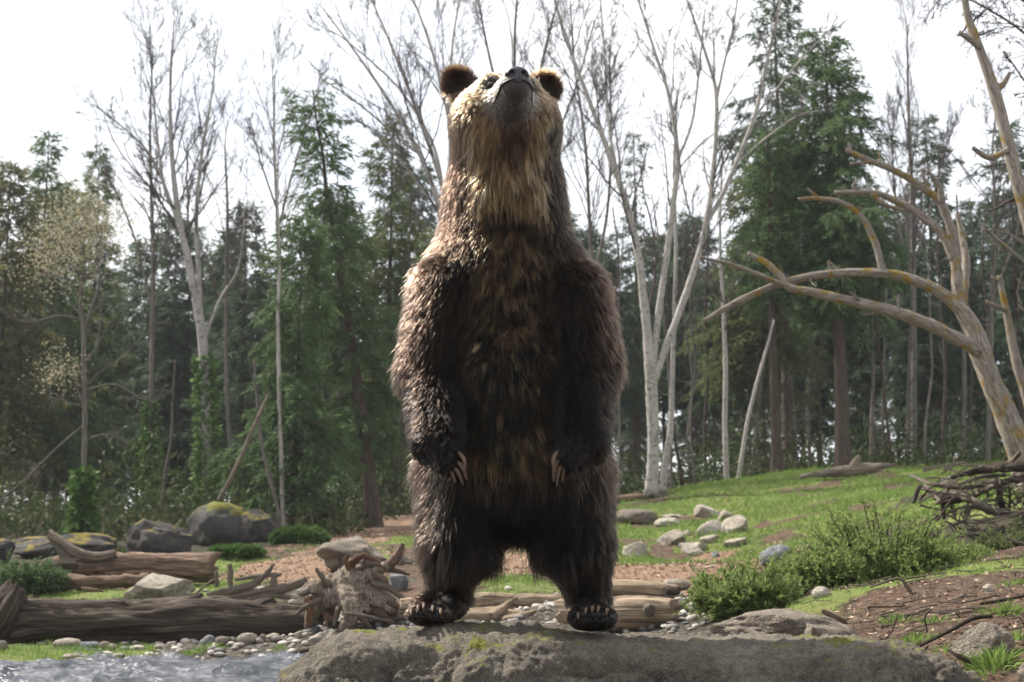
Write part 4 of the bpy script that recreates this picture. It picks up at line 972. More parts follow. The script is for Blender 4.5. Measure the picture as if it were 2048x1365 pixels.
# brush pile on the right
bp = [[(2060, 935, 12), (2010, 935, 10), (1960, 940, 8), (1905, 955, 4)], [(2040, 905, 4), (2020, 925, 6), (1990, 940, 6), (1960, 935, 5)], [(1822, 952, 3), (1870, 970, 4), (1930, 975, 5), (1990, 965, 6), (2040, 960, 5)],
      [(1828, 1005, 4), (1840, 975, 5), (1865, 985, 7), (1890, 1000, 9), (1920, 1000, 8)], [(1850, 972, 5), (1870, 990, 5), (1880, 1005, 4)], [(1890, 985, 6), (1940, 1000, 9), (1985, 1022, 9), (2045, 1032, 8)],
      [(2000, 965, 5), (2000, 1000, 7), (2010, 1022, 6), (2030, 1030, 4)], [(1930, 1000, 6), (1970, 980, 6), (1990, 970, 4)], [(1895, 995, 3), (1905, 1020, 4), (1912, 1040, 2.5)], [(2015, 960, 2), (2020, 990, 2.5), (2018, 1035, 2)],
      [(1880, 1035, 2), (1930, 1015, 2.5), (1990, 1028, 2)], [(1960, 965, 2), (1975, 985, 2.4), (1972, 1000, 1.6)], [(1885, 1000, 4), (1888, 1040, 3), (1886, 1060, 2)], [(2025, 955, 6), (2060, 960, 7), (2100, 950, 8)], [(1940, 1020, 3), (1930, 1040, 3), (1905, 1052, 2)],
      [(1985, 975, 4), (2020, 962, 5), (2060, 945, 5)], [(1900, 975, 3), (1960, 955, 4), (2010, 950, 4)], [(1955, 1055, 2), (1970, 1068, 2.5), (1990, 1070, 2)], [(1840, 1000, 2), (1862, 975, 2.2), (1880, 960, 1.5)], [(2030, 1010, 3), (2050, 985, 3), (2060, 960, 2.5)]]
r_ = np.random.default_rng(3)
brush = wood_thing('brush_pile', 'tangle of dead grey branches heaped beside the junipers', 'brush pile', m_wgrey, [('branch', [(x, y, r, float(r_.uniform(-.35, .35))) for x, y, r in q], m_wgrey if k % 3 else m_wdark) for k, q in enumerate(bp)], 12.0, 90, sides=16, lump=0.25)

TW = Geo(); rg = np.random.default_rng(9)
nb_ = 170; px0 = rg.uniform(1835, 2110, nb_); py0 = rg.uniform(930, 1080, nb_); aa = rg.uniform(-0.6, 0.9, nb_); ll = rg.uniform(30, 110, nb_); yy = rg.uniform(11.6, 12.6, nb_)
q0 = at(px0, py0, yy); q2 = at(px0 + np.cos(aa) * ll, py0 - np.sin(aa) * ll, yy + rg.uniform(-.2, .2, nb_)); q1 = (q0 + q2) / 2 + rg.normal(0, .05, (nb_, 3))
PT = np.stack([q0, (q0 + q1) / 2 + rg.normal(0, .015, (nb_, 3)), q1, (q1 + q2) / 2 + rg.normal(0, .015, (nb_, 3)), q2], 1); zmin = ground_z(PT[..., 0].ravel(), PT[..., 1].ravel()).reshape(PT.shape[:2]); PT[..., 2] = np.maximum(PT[..., 2], zmin + .005)
v, f, lc = tubes(PT, rg.uniform(.004, .011, (nb_, 1)) * np.linspace(1, .4, 5)[None], 5); TW.add(v - np.array(brush.location), f, lc=lc)
tag(link('twigs', TW.mesh('twigs'), m_wgrey, brush), kind='stuff')
# ================================================================== TREES
def mat_bark(name, dark, mid, light, patch=None, pa=0.0, scale=(3, 3, 2.0), bd=0.02):
    return mat_wood(name, dark, mid, light, patch, pa, scale, 2.2, bd)
m_bspr = mat_bark('spruce_bark', (0.030, 0.022, 0.017), (0.085, 0.062, 0.048), (0.17, 0.13, 0.105))
m_bgrey = mat_bark('grey_bark', (0.07, 0.06, 0.05), (0.17, 0.15, 0.125), (0.30, 0.27, 0.23), (0.14, 0.14, 0.05), 0.02)
m_btwig = mat_bark('twig_bark', (0.045, 0.036, 0.034), (0.105, 0.085, 0.080), (0.20, 0.165, 0.15))
m_dead = mat_bark('dead_lichened_bark', (0.09, 0.073, 0.060), (0.28, 0.24, 0.195), (0.50, 0.45, 0.385), (0.36, 0.235, 0.04), 0.12, (4, 4, 5), 0.012)
m_strip = mat_bark('stripped_wood', (0.16, 0.085, 0.05), (0.31, 0.185, 0.12), (0.45, 0.32, 0.23))
def mat_birch():
    m, nt, b = mat_new('birch_bark'); lc = attr(nt, 'lc'); co = geopos(nt)
    n1 = noise_node(nt, scaled(nt, lc, (0.8, 0.8, 9)), 1.6, 5, 0.7); n2 = noise_node(nt, co, 3, 5); n3 = noise_node(nt, scaled(nt, lc, (1.2, 1.2, 3)), 0.8, 4, 0.6)
    c = mixc(nt, n2, (0.17, 0.148, 0.128), (0.40, 0.372, 0.335))
    c = mixc(nt, maprange(nt, n1, 0.54, 0.64), c, (0.055, 0.045, 0.040)); c = mixc(nt, maprange(nt, n3, 0.60, 0.70, 0, 0.8), c, (0.10, 0.088, 0.075))
    nt.links.new(c, b.inputs['Base Color']); b.inputs['Roughness'].default_value = 0.75; bump(nt, b, n1, 0.5, 0.01); return m
m_birch = mat_birch()
def mat_leaf(name, dark, light, rough=0.6, trans=0.25, sc_=3.0):
    m, nt, b = mat_new(name); co = geopos(nt)
    n = noise_node(nt, co, sc_, 4, 0.6); r = attr(nt, 'rnd', 'Fac')
    f = math_node(nt, 'ADD', math_node(nt, 'MULTIPLY', n, 0.55), math_node(nt, 'MULTIPLY', r, 0.5))
    c = mixc(nt, maprange(nt, f, 0.15, 0.9), dark, light)
    nt.links.new(c, b.inputs['Base Color']); b.inputs['Roughness'].default_value = max(rough, 0.75); b.inputs['Specular IOR Level'].default_value = 0.12
    tr = nt.nodes.new('ShaderNodeBsdfTranslucent'); nt.links.new(mixc(nt, 0.5, c, light), tr.inputs[0])
    mx = nt.nodes.new('ShaderNodeMixShader'); mx.inputs[0].default_value = trans
    nt.links.new(b.outputs[0], mx.inputs[1]); nt.links.new(tr.outputs[0], mx.inputs[2]); nt.links.new(mx.outputs[0], nt.nodes['Material Output'].inputs[0])
    return m
m_spruce = mat_leaf('spruce_needles', (0.030, 0.055, 0.026), (0.110, 0.165, 0.068), trans=0.4)
m_spruce2 = mat_leaf('dark_spruce_needles', (0.028, 0.045, 0.030), (0.090, 0.128, 0.072), trans=0.4)
m_fir = mat_leaf('fir_needles', (0.042, 0.056, 0.022), (0.145, 0.170, 0.070), trans=0.4)
m_brownf = mat_leaf('browning_needles', (0.038, 0.046, 0.018), (0.150, 0.145, 0.062), trans=0.4)
m_junip = mat_leaf('juniper_needles', (0.048, 0.075, 0.018), (0.23, 0.29, 0.095), trans=0.45, sc_=6)
m_fern = mat_leaf('fern_green', (0.020, 0.050, 0.014), (0.085, 0.165, 0.045), sc_=6)
m_ivy = mat_leaf('ivy_leaves', (0.018, 0.045, 0.012), (0.115, 0.20, 0.05), 0.4, 0.15, 5)
m_blos = mat_leaf('pale_blossom', (0.16, 0.14, 0.085), (0.42, 0.38, 0.25), 0.7, 0.3, 4)
m_under = mat_leaf('undergrowth_leaves', (0.012, 0.022, 0.009), (0.075, 0.095, 0.034), 0.6, 0.2, 1.2)
m_brush = mat_leaf('dry_stalks', (0.05, 0.038, 0.026), (0.20, 0.16, 0.11), 0.8, 0.1, 3)

def tris(base, d, L, w, rg, geo, droop=0.0):
    """thin pointed blades: base (N,3), direction d (N,3), length L, width w"""
    N = len(base); r = norm(rg.normal(0, 1, (N, 3))); s = norm(np.cross(d, r))
    L = np.broadcast_to(np.asarray(L, float), (N,))[:, None]; w = np.broadcast_to(np.asarray(w, float), (N,))[:, None]
    mid_ = base + d * L * 0.45; tip = base + d * L + np.array([0, 0, -1.0]) * droop * L
    v = np.stack([base, mid_ + s * w, tip, mid_ - s * w], 1).reshape(-1, 3)
    f = np.arange(N * 4).reshape(N, 4)
    geo.add(v, f, rnd=np.repeat(rg.random(N), 4))
def lerp_curve(P, idx, t):
    K = P.shape[1]; u = t * (K - 1); i = np.minimum(u.astype(int), K - 2); f = (u - i)[:, None]
    return P[idx, i] * (1 - f) + P[idx, i + 1] * f, norm(P[idx, i + 1] - P[idx, i])
def grow(P, R, cnt, t0, t1, ang, lf, rr, up, wig, K, rg, rmin=0.003, tl=0.55, tip=0.35):
    """children of limbs P (N,Kp,3), R (N,Kp)"""
    N = len(P); cnt = np.broadcast_to(cnt, (N,)); idx = np.repeat(np.arange(N), cnt); M = len(idx)
    t = rg.uniform(t0, t1, M); p, tan = lerp_curve(P, idx, t)
    Rk = R[..., None]; r, _ = lerp_curve(np.repeat(Rk, 3, 2), idx, t); r = r[:, 0]
    plen = np.linalg.norm(np.diff(P, axis=1), axis=2).sum(1)[idx]
    pv = norm(np.cross(tan, rg.normal(0, 1, (M, 3)))); a = rg.uniform(ang[0], ang[1], M)[:, None]
    d = tan * np.cos(a) + pv * np.sin(a)
    L = plen * lf * (1 - tl * t) * rg.uniform(0.6, 1.25, M)
    out = np.empty((M, K, 3)); out[:, 0] = p
    for k in range(1, K):
        d = norm(d + np.array([0, 0, up / K]) + rg.normal(0, wig, (M, 3)))
        out[:, k] = out[:, k - 1] + d * (L / (K - 1))[:, None]
    r0 = np.maximum(r * rr, rmin); rad = r0[:, None] * (1 - (1 - tip) * np.linspace(0, 1, K)[None])
    return out, np.maximum(rad, rmin * 0.8)
def conifer_geo(h, cr, cs, seed, nb=150, leaf=0.17, droop=0.5, dens=1.0, lean=None, topcut=0.0, pw=0.8, tr=None):
    """spruce: trunk geo + crown geo, base at the origin. lean: optional (z_fraction -> xy offset) control points"""
    rg = np.random.default_rng(seed)
    zt = np.linspace(0, 1, 14); tx = np.zeros((14, 2))
    if lean is not None:
        lean = np.asarray(lean, float); tx = np.stack([np.interp(zt, lean[:, 0], lean[:, 1]), np.interp(zt, lean[:, 0], lean[:, 2])], 1)
    tx = tx + np.cumsum(rg.normal(0, 0.012, (14, 2)), 0)
    tr = tr or (0.0115 * h)
    P = np.concatenate([tx, (zt * h)[:, None]], 1)[None]; P[0, 0, 2] = -0.3
    Rr = tr * (1 - 0.93 * zt ** 0.9); Rr[0] *= 1.5
    G = Geo(); v, f, lc = tubes(catmull(P[0], 40)[None], catmull(np.stack([Rr, Rr, Rr], 1), 40)[None, :, 0], 12); G.add(v, f, lc=lc)
    # branches
    s = (np.arange(nb) + rg.random(nb)) / nb; zf = cs + (1 - cs - 0.01) * s ** 0.92
    base, _ = lerp_curve(P, np.zeros(nb, int), zf)
    az = np.arange(nb) * 2.39996 + rg.normal(0, 0.4, nb)
    rel = (1 - zf) / (1 - cs)
    L = cr * np.clip(rel, 0.02, 1) ** pw * rg.uniform(0.55, 1.12, nb) * np.where(rel > 0.9, 0.8, 1) + 0.12
    L = L * np.clip(0.88 + 0.65 * fbm(np.stack([zf * 9, np.cos(az) * 1.4, np.sin(az) * 1.4], 1) + seed, 2, seed), 0.3, 1.35)
    if topcut: L = np.maximum(L, topcut * rg.uniform(0.5, 1, nb))
    hd_ = np.stack([np.cos(az), np.sin(az), 0 * az], 1)
    K = 7; q = np.linspace(0, 1, K)
    rise = np.where(rel < 0.25, 0.55, 0.12)[:, None]; dr = (droop * (0.35 + 0.65 * rel))[:, None]
    dz = L[:, None] * (rise * q - dr * q ** 2 + 0.30 * dr * q ** 3)
    B = base[:, None] + hd_[:, None] * (L[:, None] * q)[:, :, None]; B[:, :, 2] += dz
    B += np.cumsum(rg.normal(0, 0.02, B.shape), 1)
    rb = np.clip(0.016 * L, 0.006, 0.05)[:, None] * (1 - 0.8 * q[None])
    v, f, lc = tubes(B, rb, 3, False); G.add(v, f, lc=lc)
    # dead lower branches
    nd_ = int(10 * cs * h / 2)
    if cs > 0.12 and nd_:
        zz = rg.uniform(0.12, cs + 0.1, nd_); b2, _ = lerp_curve(P, np.zeros(nd_, int), zz); a2 = rg.uniform(0, 6.28, nd_)
        l2 = rg.uniform(0.3, 0.9, nd_); D = np.stack([np.cos(a2), np.sin(a2), rg.uniform(-0.5, 0.2, nd_)], 1)
        Bd = b2[:, None] + D[:, None] * (l2[:, None] * q)[:, :, None]; Bd[:, :, 2] -= (0.25 * l2[:, None] * q ** 2)
        v, f, lc = tubes(Bd, np.full((nd_, K), 0.008), 3, False); G.add(v, f, lc=lc)
    # twigs hanging off the branches
    nt_ = np.maximum((L / 0.055 * dens).astype(int), 4); idx = np.repeat(np.arange(nb), nt_); M = len(idx)
    t = rg.uniform(0.12, 1.0, M); p, tan = lerp_curve(B, idx, t)
    side = norm(np.cross(tan, np.array([0, 0, 1.0]))) * rg.choice([-1, 1], M)[:, None]
    d = norm(tan * rg.uniform(0.4, 1.0, M)[:, None] + side * rg.uniform(0.2, 1.0, M)[:, None] + np.array([0, 0, -1.0]) * rg.uniform(-0.1, 0.75, M)[:, None])
    tl = (0.16 + 0.20 * L[idx] * (1 - 0.6 * t)) * rg.uniform(0.6, 1.2, M)
    C_ = Geo(); nn = np.maximum((tl / leaf * 6.0).astype(int), 5); j = np.repeat(np.arange(M), nn); tt = rg.random(len(j))
    bp_ = p[j] + d[j] * (tl[j] * tt)[:, None] + np.array([0, 0, -0.25]) * (tl[j] * tt ** 2)[:, None]
    nd2 = norm(d[j] * 1.0 + rg.normal(0, 0.42, (len(j), 3)) + np.array([0, 0, -0.22]))
    tris(bp_, nd2, leaf * rg.uniform(0.6, 1.3, len(j)), leaf * 0.085, rg, C_)
    return G, C_
def conifer(name, label, px, py, top, Y, cr_px, cs, seed, mat=None, group=None, bark=None, mesh=None, **kw):
    base = at(px, py, Y); base[2] = min(base[2], gz(base[0], Y)) ; h = at(px, top, Y)[2] - base[2]
    t_ = tag(empty(name, tuple(base)), label, 'tree', group)
    if mesh is None:
        G, C_ = conifer_geo(h, cr_px * Y / FPX, cs, seed, **kw); mesh = (G.mesh('trunk'), C_.mesh('crown', False), h)
        link('trunk', mesh[0], bark or m_bspr, t_); link('crown', mesh[1], mat or m_spruce, t_)
    else:
        for nm, me in (('trunk', mesh[0]), ('crown', mesh[1])):
            o = link(nm, me, None, t_)
        t_.rotation_euler = (0, 0, seed * 1.7); k = h / mesh[2]; t_.scale = (k * kw.get('sx', 1), k * kw.get('sx', 1), k)
    return mesh
# -- individual conifers
conifer('spruce_tree', 'tall spruce with a bent dark trunk rooted at the mulch slope', 750, 1058, 178, 26, 122, 0.16, 1, lean=[(0, 0, 0), (.25, -.30, 0), (.5, -.62, .1), (.75, -1.0, .1), (1, -1.30, .1)], nb=150, topcut=0.45, dens=1.25, tr=0.15, pw=0.5)
conifer('spruce_tree', 'young bright green spruce in front of the bent-trunk spruce', 585, 1045, 430, 24, 125, 0.10, 2, nb=170, dens=1.3, droop=0.6, pw=0.6)
conifer('fir_tree', 'olive green fir rising beside the bear shoulder', 775, 1045, 228, 33, 120, 0.12, 3, m_fir, nb=200, pw=0.5, dens=1.2)
conifer('spruce_tree', 'spruce with a thin pointed tip clear against the sky beside the blossoming tree', 62, 1045, 262, 37, 135, 0.12, 4, m_spruce, nb=170, pw=0.8, leaf=0.22, dens=1.3)
conifer('fir_tree', 'brown-tinged fir at the forest edge beyond the dark feathery bush', -15, 1045, 318, 34, 120, 0.12, 5, m_brownf, nb=170, pw=0.5, leaf=0.22, dens=1.3)
conifer('spruce_tree', 'narrow dark spruce spire behind the pale blossoming tree', 165, 1045, 288, 43, 70, 0.2, 6, m_spruce, nb=150, pw=0.6, leaf=0.24, dens=1.4)
conifer('fir_tree', 'round-topped olive fir beside the pointed spruce tip', 110, 1045, 372, 40, 115, 0.10, 7, m_fir, nb=170, pw=0.45, leaf=0.23, dens=1.3)
conifer('spruce_tree', 'dark spruce between the tall birch and the bright spruce', 480, 1045, 405, 36, 110, 0.15, 8, m_spruce2, nb=140, pw=0.6, leaf=0.22)
conifer('spruce_tree', 'broad dark spruce behind the arching dead tree', 1690, 955, 62, 29, 190, 0.36, 9, nb=210, dens=1.3, tr=0.17, pw=0.6, topcut=0.4, droop=0.65)
conifer('spruce_tree', 'tallest dark spruce, standing behind the broad spruce and the forking birch', 1580, 955, -60, 36, 150, 0.36, 10, m_spruce2, nb=170, pw=0.7, leaf=0.21)
conifer('spruce_tree', 'small pointed spruce seen behind the leaning birch stems', 1275, 985, 262, 44, 75, 0.30, 11, m_spruce2, nb=120, pw=0.8)
conifer('spruce_tree', 'thin ragged spruce behind the arching dead tree limbs', 1885, 945, 225, 40, 100, 0.25, 12, m_spruce2, nb=130, pw=0.6, leaf=0.23)
conifer('spruce_tree', 'dark spruce far behind the lichen-covered dead trunk', 2045, 935, 235, 38, 110, 0.22, 13, m_spruce2, nb=130, pw=0.6, leaf=0.22)
conifer('fir_tree', 'drooping olive fir whose boughs hang over the grass slope', 1530, 960, 330, 33, 130, 0.30, 14, m_fir, nb=150, leaf=0.20, pw=0.5, droop=0.75)
# -- the wood behind: shared meshes
gm = [None] * 3
for k in range(3):
    G, C_ = conifer_geo(11.0, (1.7, 2.1, 1.9)[k], (0.06, 0.18, 0.34)[k], 40 + k, nb=190, leaf=0.22, dens=1.3, pw=0.5, tr=0.085)
    gm[k] = (G.mesh('trunk'), C_.mesh('crown', False), 11.0); gm[k][0].materials.append(m_bspr); gm[k][1].materials.append(m_spruce2 if k else m_fir)
BG = [(-60, 420, 47, 0), (20, 520, 46, 1), (210, 560, 48, 0), (270, 470, 50, 1), (335, 430, 46, 1), (395, 520, 50, 0), (440, 470, 44, 1), (530, 520, 48, 0), (650, 400, 46, 1), (700, 420, 50, 0), (830, 330, 48, 1), (860, 460, 42, 0), (930, 420, 50, 1), (1010, 450, 48, 0), (1120, 430, 46, 1),
      (1180, 455, 47, 2), (1215, 500, 42, 2), (1330, 470, 50, 2), (1395, 430, 48, 2), (1430, 540, 40, 2), (1490, 480, 50, 2), (1610, 330, 46, 2), (1640, 420, 42, 1), (1740, 360, 48, 2), (1800, 420, 44, 2), (1840, 500, 38, 1), (1930, 450, 44, 2), (1985, 400, 48, 1), (2090, 380, 44, 2), (-120, 400, 42, 1), (-190, 350, 40, 0), (2160, 330, 42, 2), (2230, 300, 40, 1), (130, 600, 44, 1), (590, 560, 52, 2), (1555, 560, 52, 2), (1720, 600, 55, 1), (1900, 580, 54, 1), (60, 640, 55, 1), (340, 620, 56, 1), (480, 640, 54, 0), (760, 600, 56, 0), (1260, 640, 56, 2), (1450, 660, 58, 1)] + [(-150 + 118 * k, 520 + 90 * ((k * 7) % 5) / 5, 60 + (k * 5) % 9, k % 2) for k in range(21)]
for k, (x, tp, Yd, kk) in enumerate(BG):
    conifer('forest_conifer', 'dark conifer in the crowd of trees at the back of the forest', x, 1045 if x < 1100 else 965, tp, Yd, 0, 0, k, group='conifers at the back of the forest', mesh=gm[kk], sx=0.85 + 0.35 * ((k * 37) % 10) / 10)

# -- bare trees
def bare_tree(name, label, stems, Y, seed, mat=None, twigmat=None, n1=14, n2=7, n3=5, group=None, l1=0.34, up=0.6, sides=12, lens=(0.34, 0.42, 0.5), t0=0.3, ang=(0.35, 0.8), wig=0.10, rmin=0.0042, ivy=0, twig_tail=True, cat='tree', groove=0.03, rs=0.72):
    """stems: list of px control lists (px, py, r_px[, dY]); first one is the trunk"""
    rg = np.random.default_rng(seed)
    b0 = np.array(px_limb(stems[0], Y)); b0[:, 3] *= rs; o = b0[0, :3].copy(); o[2] = min(o[2], gz(o[0], o[1])) - 0.05
    t_ = tag(empty(name, tuple(o)), label, cat, group)
    b0 = np.vstack([np.array([*o, b0[0, 3] * 1.35]), b0]) if b0[0, 2] - o[2] > 0.15 else b0
    Ps = []; Rs = []
    for k, s_ in enumerate(stems):
        c = b0 if k == 0 else np.array(px_limb(s_, Y))
        if k: c[:, 3] *= rs
        v, f, lc = limb_geo(c, 60 if sides > 8 else 26, sides, groove, 0.09, seed + k)
        nm_ = 'trunk' if k == 0 else 'limb'; link(nm_, new_mesh(nm_, v - o, f, attrs={'lc': lc}), mat or m_birch, t_)
        q = catmull(c, 16); Ps.append(q[:, :3]); Rs.append(q[:, 3])
    P = np.array(Ps) - o; R = np.array(Rs)
    if n1:
        W = Geo()
        A, ra = grow(P, R, n1, t0, 1.0, ang, lens[0], 0.34, up, wig, 8, rg, rmin * 1.3); v, f, lc = tubes(A, ra, 5, False); W.add(v, f, lc=lc)
        if n2:
            B, rb = grow(A, ra, n2, 0.15, 1.0, (0.3, 0.9), lens[1], 0.55, up * 0.6, wig * 1.3, 6, rg, rmin); v, f, lc = tubes(B, rb, 3, False); W.add(v, f, lc=lc)
            if n3:
                C_, rc = grow(B, rb, n3 * 2, 0.1, 1.0, (0.3, 0.9), lens[2], 0.7, up * 0.3, wig * 1.6, 3, rg, rmin * 0.8)
                sd = norm(np.cross(C_[:, 1] - C_[:, 0], rg.normal(0, 1, (len(C_), 3)))) * rc[:, :1]
                v = np.stack([C_[:, 0] - sd, C_[:, 0] + sd, C_[:, 1] + sd * .8, C_[:, 1] - sd * .8, C_[:, 2]], 1).reshape(-1, 3); b_ = np.arange(len(C_))[:, None] * 5
                W.add(v, [b_ + np.array([[0, 1, 2, 3]]), b_ + np.array([[3, 2, 4]])], lc=np.tile([[0.5, 0.5, 1.0]], (len(v), 1)))
        tag(link('branches', W.mesh('branches'), twigmat or m_btwig, t_), kind='stuff')
    if ivy:
        I = Geo(); n = 1500; tt = rg.random(n) ** 1.3 * ivy; p, tan = lerp_curve(P, np.zeros(n, int), tt)
        rr, _ = lerp_curve(np.repeat(R[..., None], 3, 2), np.zeros(n, int), tt)
        pv = norm(np.cross(tan, rg.normal(0, 1, (n, 3)))); bp_ = p + pv * (rr[:, :1] * 1.1 + np.abs(rg.normal(0, 0.10, (n, 1))) * (1 - tt[:, None] / ivy * 0.5))
        tris(bp_, norm(pv + rg.normal(0, .7, (n, 3)) + [0, 0, -.4]), rg.uniform(.09, .17, n), .045, rg, I); tag(link('ivy', I.mesh('ivy', False), m_ivy, t_), kind='stuff')
    return t_, P, R, o
bare_tree('birch_tree', 'tall white birch with ivy at its foot behind the mossy boulder', [[(415, 1042, 17), (414, 900, 15), (408, 720, 14), (396, 620, 13), (376, 520, 11), (357, 430, 9), (343, 300, 6.5), (341, 160, 4), (348, 40, 1.8)],
    [(402, 680, 8), (398, 560, 7), (393, 440, 6), (402, 320, 4.5), (425, 180, 3), (432, 90, 1.5)], [(372, 500, 6), (340, 400, 5), (300, 310, 3.5), (240, 250, 2.4), (195, 215, 1.5)], [(404, 690, 5), (440, 600, 4.5), (475, 540, 4), (490, 440, 3)], [(360, 440, 5), (330, 380, 4.5), (312, 250, 3.4), (302, 130, 2.4), (300, 50, 1.4)]], 29, 101, n1=20, n2=8, n3=5, ivy=0.26, up=0.9)
bare_tree('bare_tree', 'slim grey bare tree behind the tall white birch', [[(298, 1045, 7), (302, 800, 6.5), (306, 560, 6), (303, 400, 5), (300, 250, 3.5), (306, 90, 1.5)], [(305, 620, 4), (270, 480, 3.4), (230, 380, 2.4), (190, 310, 1.4)], [(304, 560, 4), (350, 430, 3), (390, 330, 2), (420, 250, 1.2)]], 33, 102, m_bgrey, n1=18, n2=8, n3=4, ivy=0.2)
bare_tree('bare_tree', 'thin bare tree in the gap between the birch and the bright spruce', [[(470, 1040, 6), (455, 800, 6), (452, 600, 5), (455, 420, 4), (450, 300, 2), (455, 240, 1)], [(452, 560, 4), (470, 470, 3), (500, 420, 2)]], 34, 103, m_bgrey, n1=18, n2=7, n3=4)
bt, P, R, o = bare_tree('blossom_tree', 'pale grey tree with cream blossom and sprawling lower branches', [[(166, 1030, 8), (168, 940, 8), (170, 830, 7.5), (168, 730, 7), (167, 660, 6.5), (160, 600, 5), (168, 540, 4), (160, 480, 3), (140, 430, 2)], [(168, 660, 4), (185, 610, 4), (200, 560, 3.4), (195, 500, 2.4), (215, 440, 1.6)], [(168, 640, 3), (120, 632, 3.2), (60, 645, 2.6), (10, 635, 1.5)], [(170, 815, 5), (152, 770, 4.5), (145, 740, 3)], [(176, 640, 4), (182, 620, 3.8), (188, 615, 2.6)], [(172, 780, 3), (230, 770, 2.8), (290, 800, 2), (330, 780, 1.2)], [(171, 880, 3), (215, 870, 2.6), (260, 890, 1.5)], [(168, 850, 3), (110, 900, 3), (50, 960, 3), (0, 1000, 2)]], 23, 104, m_bgrey, m_bgrey, n1=14, n2=6, n3=3, ang=(0.4, 1.1), up=0.1, wig=0.18, ivy=0.22)
rg = np.random.default_rng(5); BL = Geo(); n = 5200
cc_ = np.array([at(*q) for q in [(150, 450, 23), (110, 480, 23), (190, 430, 23.2), (90, 520, 22.8), (140, 520, 23), (215, 470, 23.2), (120, 740, 22.8), (160, 420, 22.8), (180, 480, 22.6)]]) - o
pk = rg.integers(0, len(cc_), n); sz = np.where((pk == 6), 0.2, 0.30)[:, None]
tris(cc_[pk] + rg.normal(0, 1, (n, 3)) * sz, norm(rg.normal(0, 1, (n, 3))), rg.uniform(.03, .06, n), .012, rg, BL); link('blossom', BL.mesh('blossom', False), m_blos, bt)
bare_tree('thin_birch', 'straight thin birch trunk passing in front of the bright spruce', [[(566, 1045, 6.5), (562, 900, 6), (558, 760, 5.5), (556, 620, 5), (560, 520, 4), (556, 420, 3), (548, 260, 2), (545, 120, 1)]], 23.4, 105, n1=14, n2=6, n3=3, t0=0.6)
bare_tree('thin_birch', 'thin birch trunk leaning close behind the straight thin birch', [[(577, 1030, 7), (580, 900, 6.5), (590, 760, 5.5), (602, 660, 5), (612, 560, 3.5), (625, 430, 2)]], 25.2, 106, n1=6, n2=4, n3=2, t0=0.7)
bare_tree('thin_birch', 'crooked thin grey trunk curving up beside the thin birches', [[(556, 1025, 6), (540, 960, 5.5), (524, 890, 5), (514, 800, 4), (508, 720, 3)]], 23.0, 107, m_bgrey, n1=5, n2=3, n3=0, t0=0.5)
wood_thing('leaning_pole', 'pale leaning dead trunk propped beside the mossy boulder', 'dead tree', m_wgrey, [('s', [(438, 1000, 5), (475, 930, 4.5), (505, 860, 4), (537, 790, 3)])], 22.4, 108, sides=8)
bare_tree('thin_birch', 'slim trunk with a slight bend between the ivy birch and blossoming tree', [[(322, 1040, 5), (330, 950, 4.5), (342, 880, 4), (346, 800, 3), (350, 720, 2)]], 26, 109, m_bgrey, n1=6, n2=3, n3=0, t0=0.4)
# behind the bear
bare_tree('birch_tree', 'many-stemmed birch fanning out behind the bear toward the bent spruce', [[(925, 1030, 14), (915, 800, 13), (900, 560, 10), (880, 420, 8), (835, 300, 6), (770, 190, 4.5), (700, 90, 3), (640, 10, 1.6)], [(905, 600, 8), (890, 400, 7), (840, 240, 5.5), (790, 110, 4), (735, -20, 2)], [(905, 560, 8), (905, 300, 6.5), (880, 160, 5), (850, 60, 3.6), (815, -30, 2)], [(905, 520, 7), (900, 240, 5), (905, 90, 3.4), (925, -30, 2)], [(840, 310, 4), (790, 270, 3.4), (720, 210, 2.6), (640, 155, 1.6)], [(860, 400, 4), (800, 320, 3.2), (730, 250, 2.2), (670, 240, 1.4)], [(890, 430, 5), (870, 300, 4), (800, 180, 3), (690, 80, 2), (650, 60, 1)]], 30, 111, n1=15, n2=8, n3=5, up=0.7)
bare_tree('birch_tree', 'grey birch rising behind the bear head', [[(1040, 1030, 12), (1040, 700, 11), (1035, 400, 8), (1030, 200, 6), (1030, 60, 4), (1040, -60, 2)], [(1036, 420, 6), (1070, 200, 5), (1100, 60, 3.5), (1130, -40, 2)], [(1034, 320, 5), (985, 140, 4), (960, 20, 2.6), (950, -50, 1.5)], [(1038, 480, 5), (1090, 330, 4), (1150, 180, 3), (1190, 40, 2)]], 33, 112, m_bgrey, n1=20, n2=9, n3=5, up=0.8)
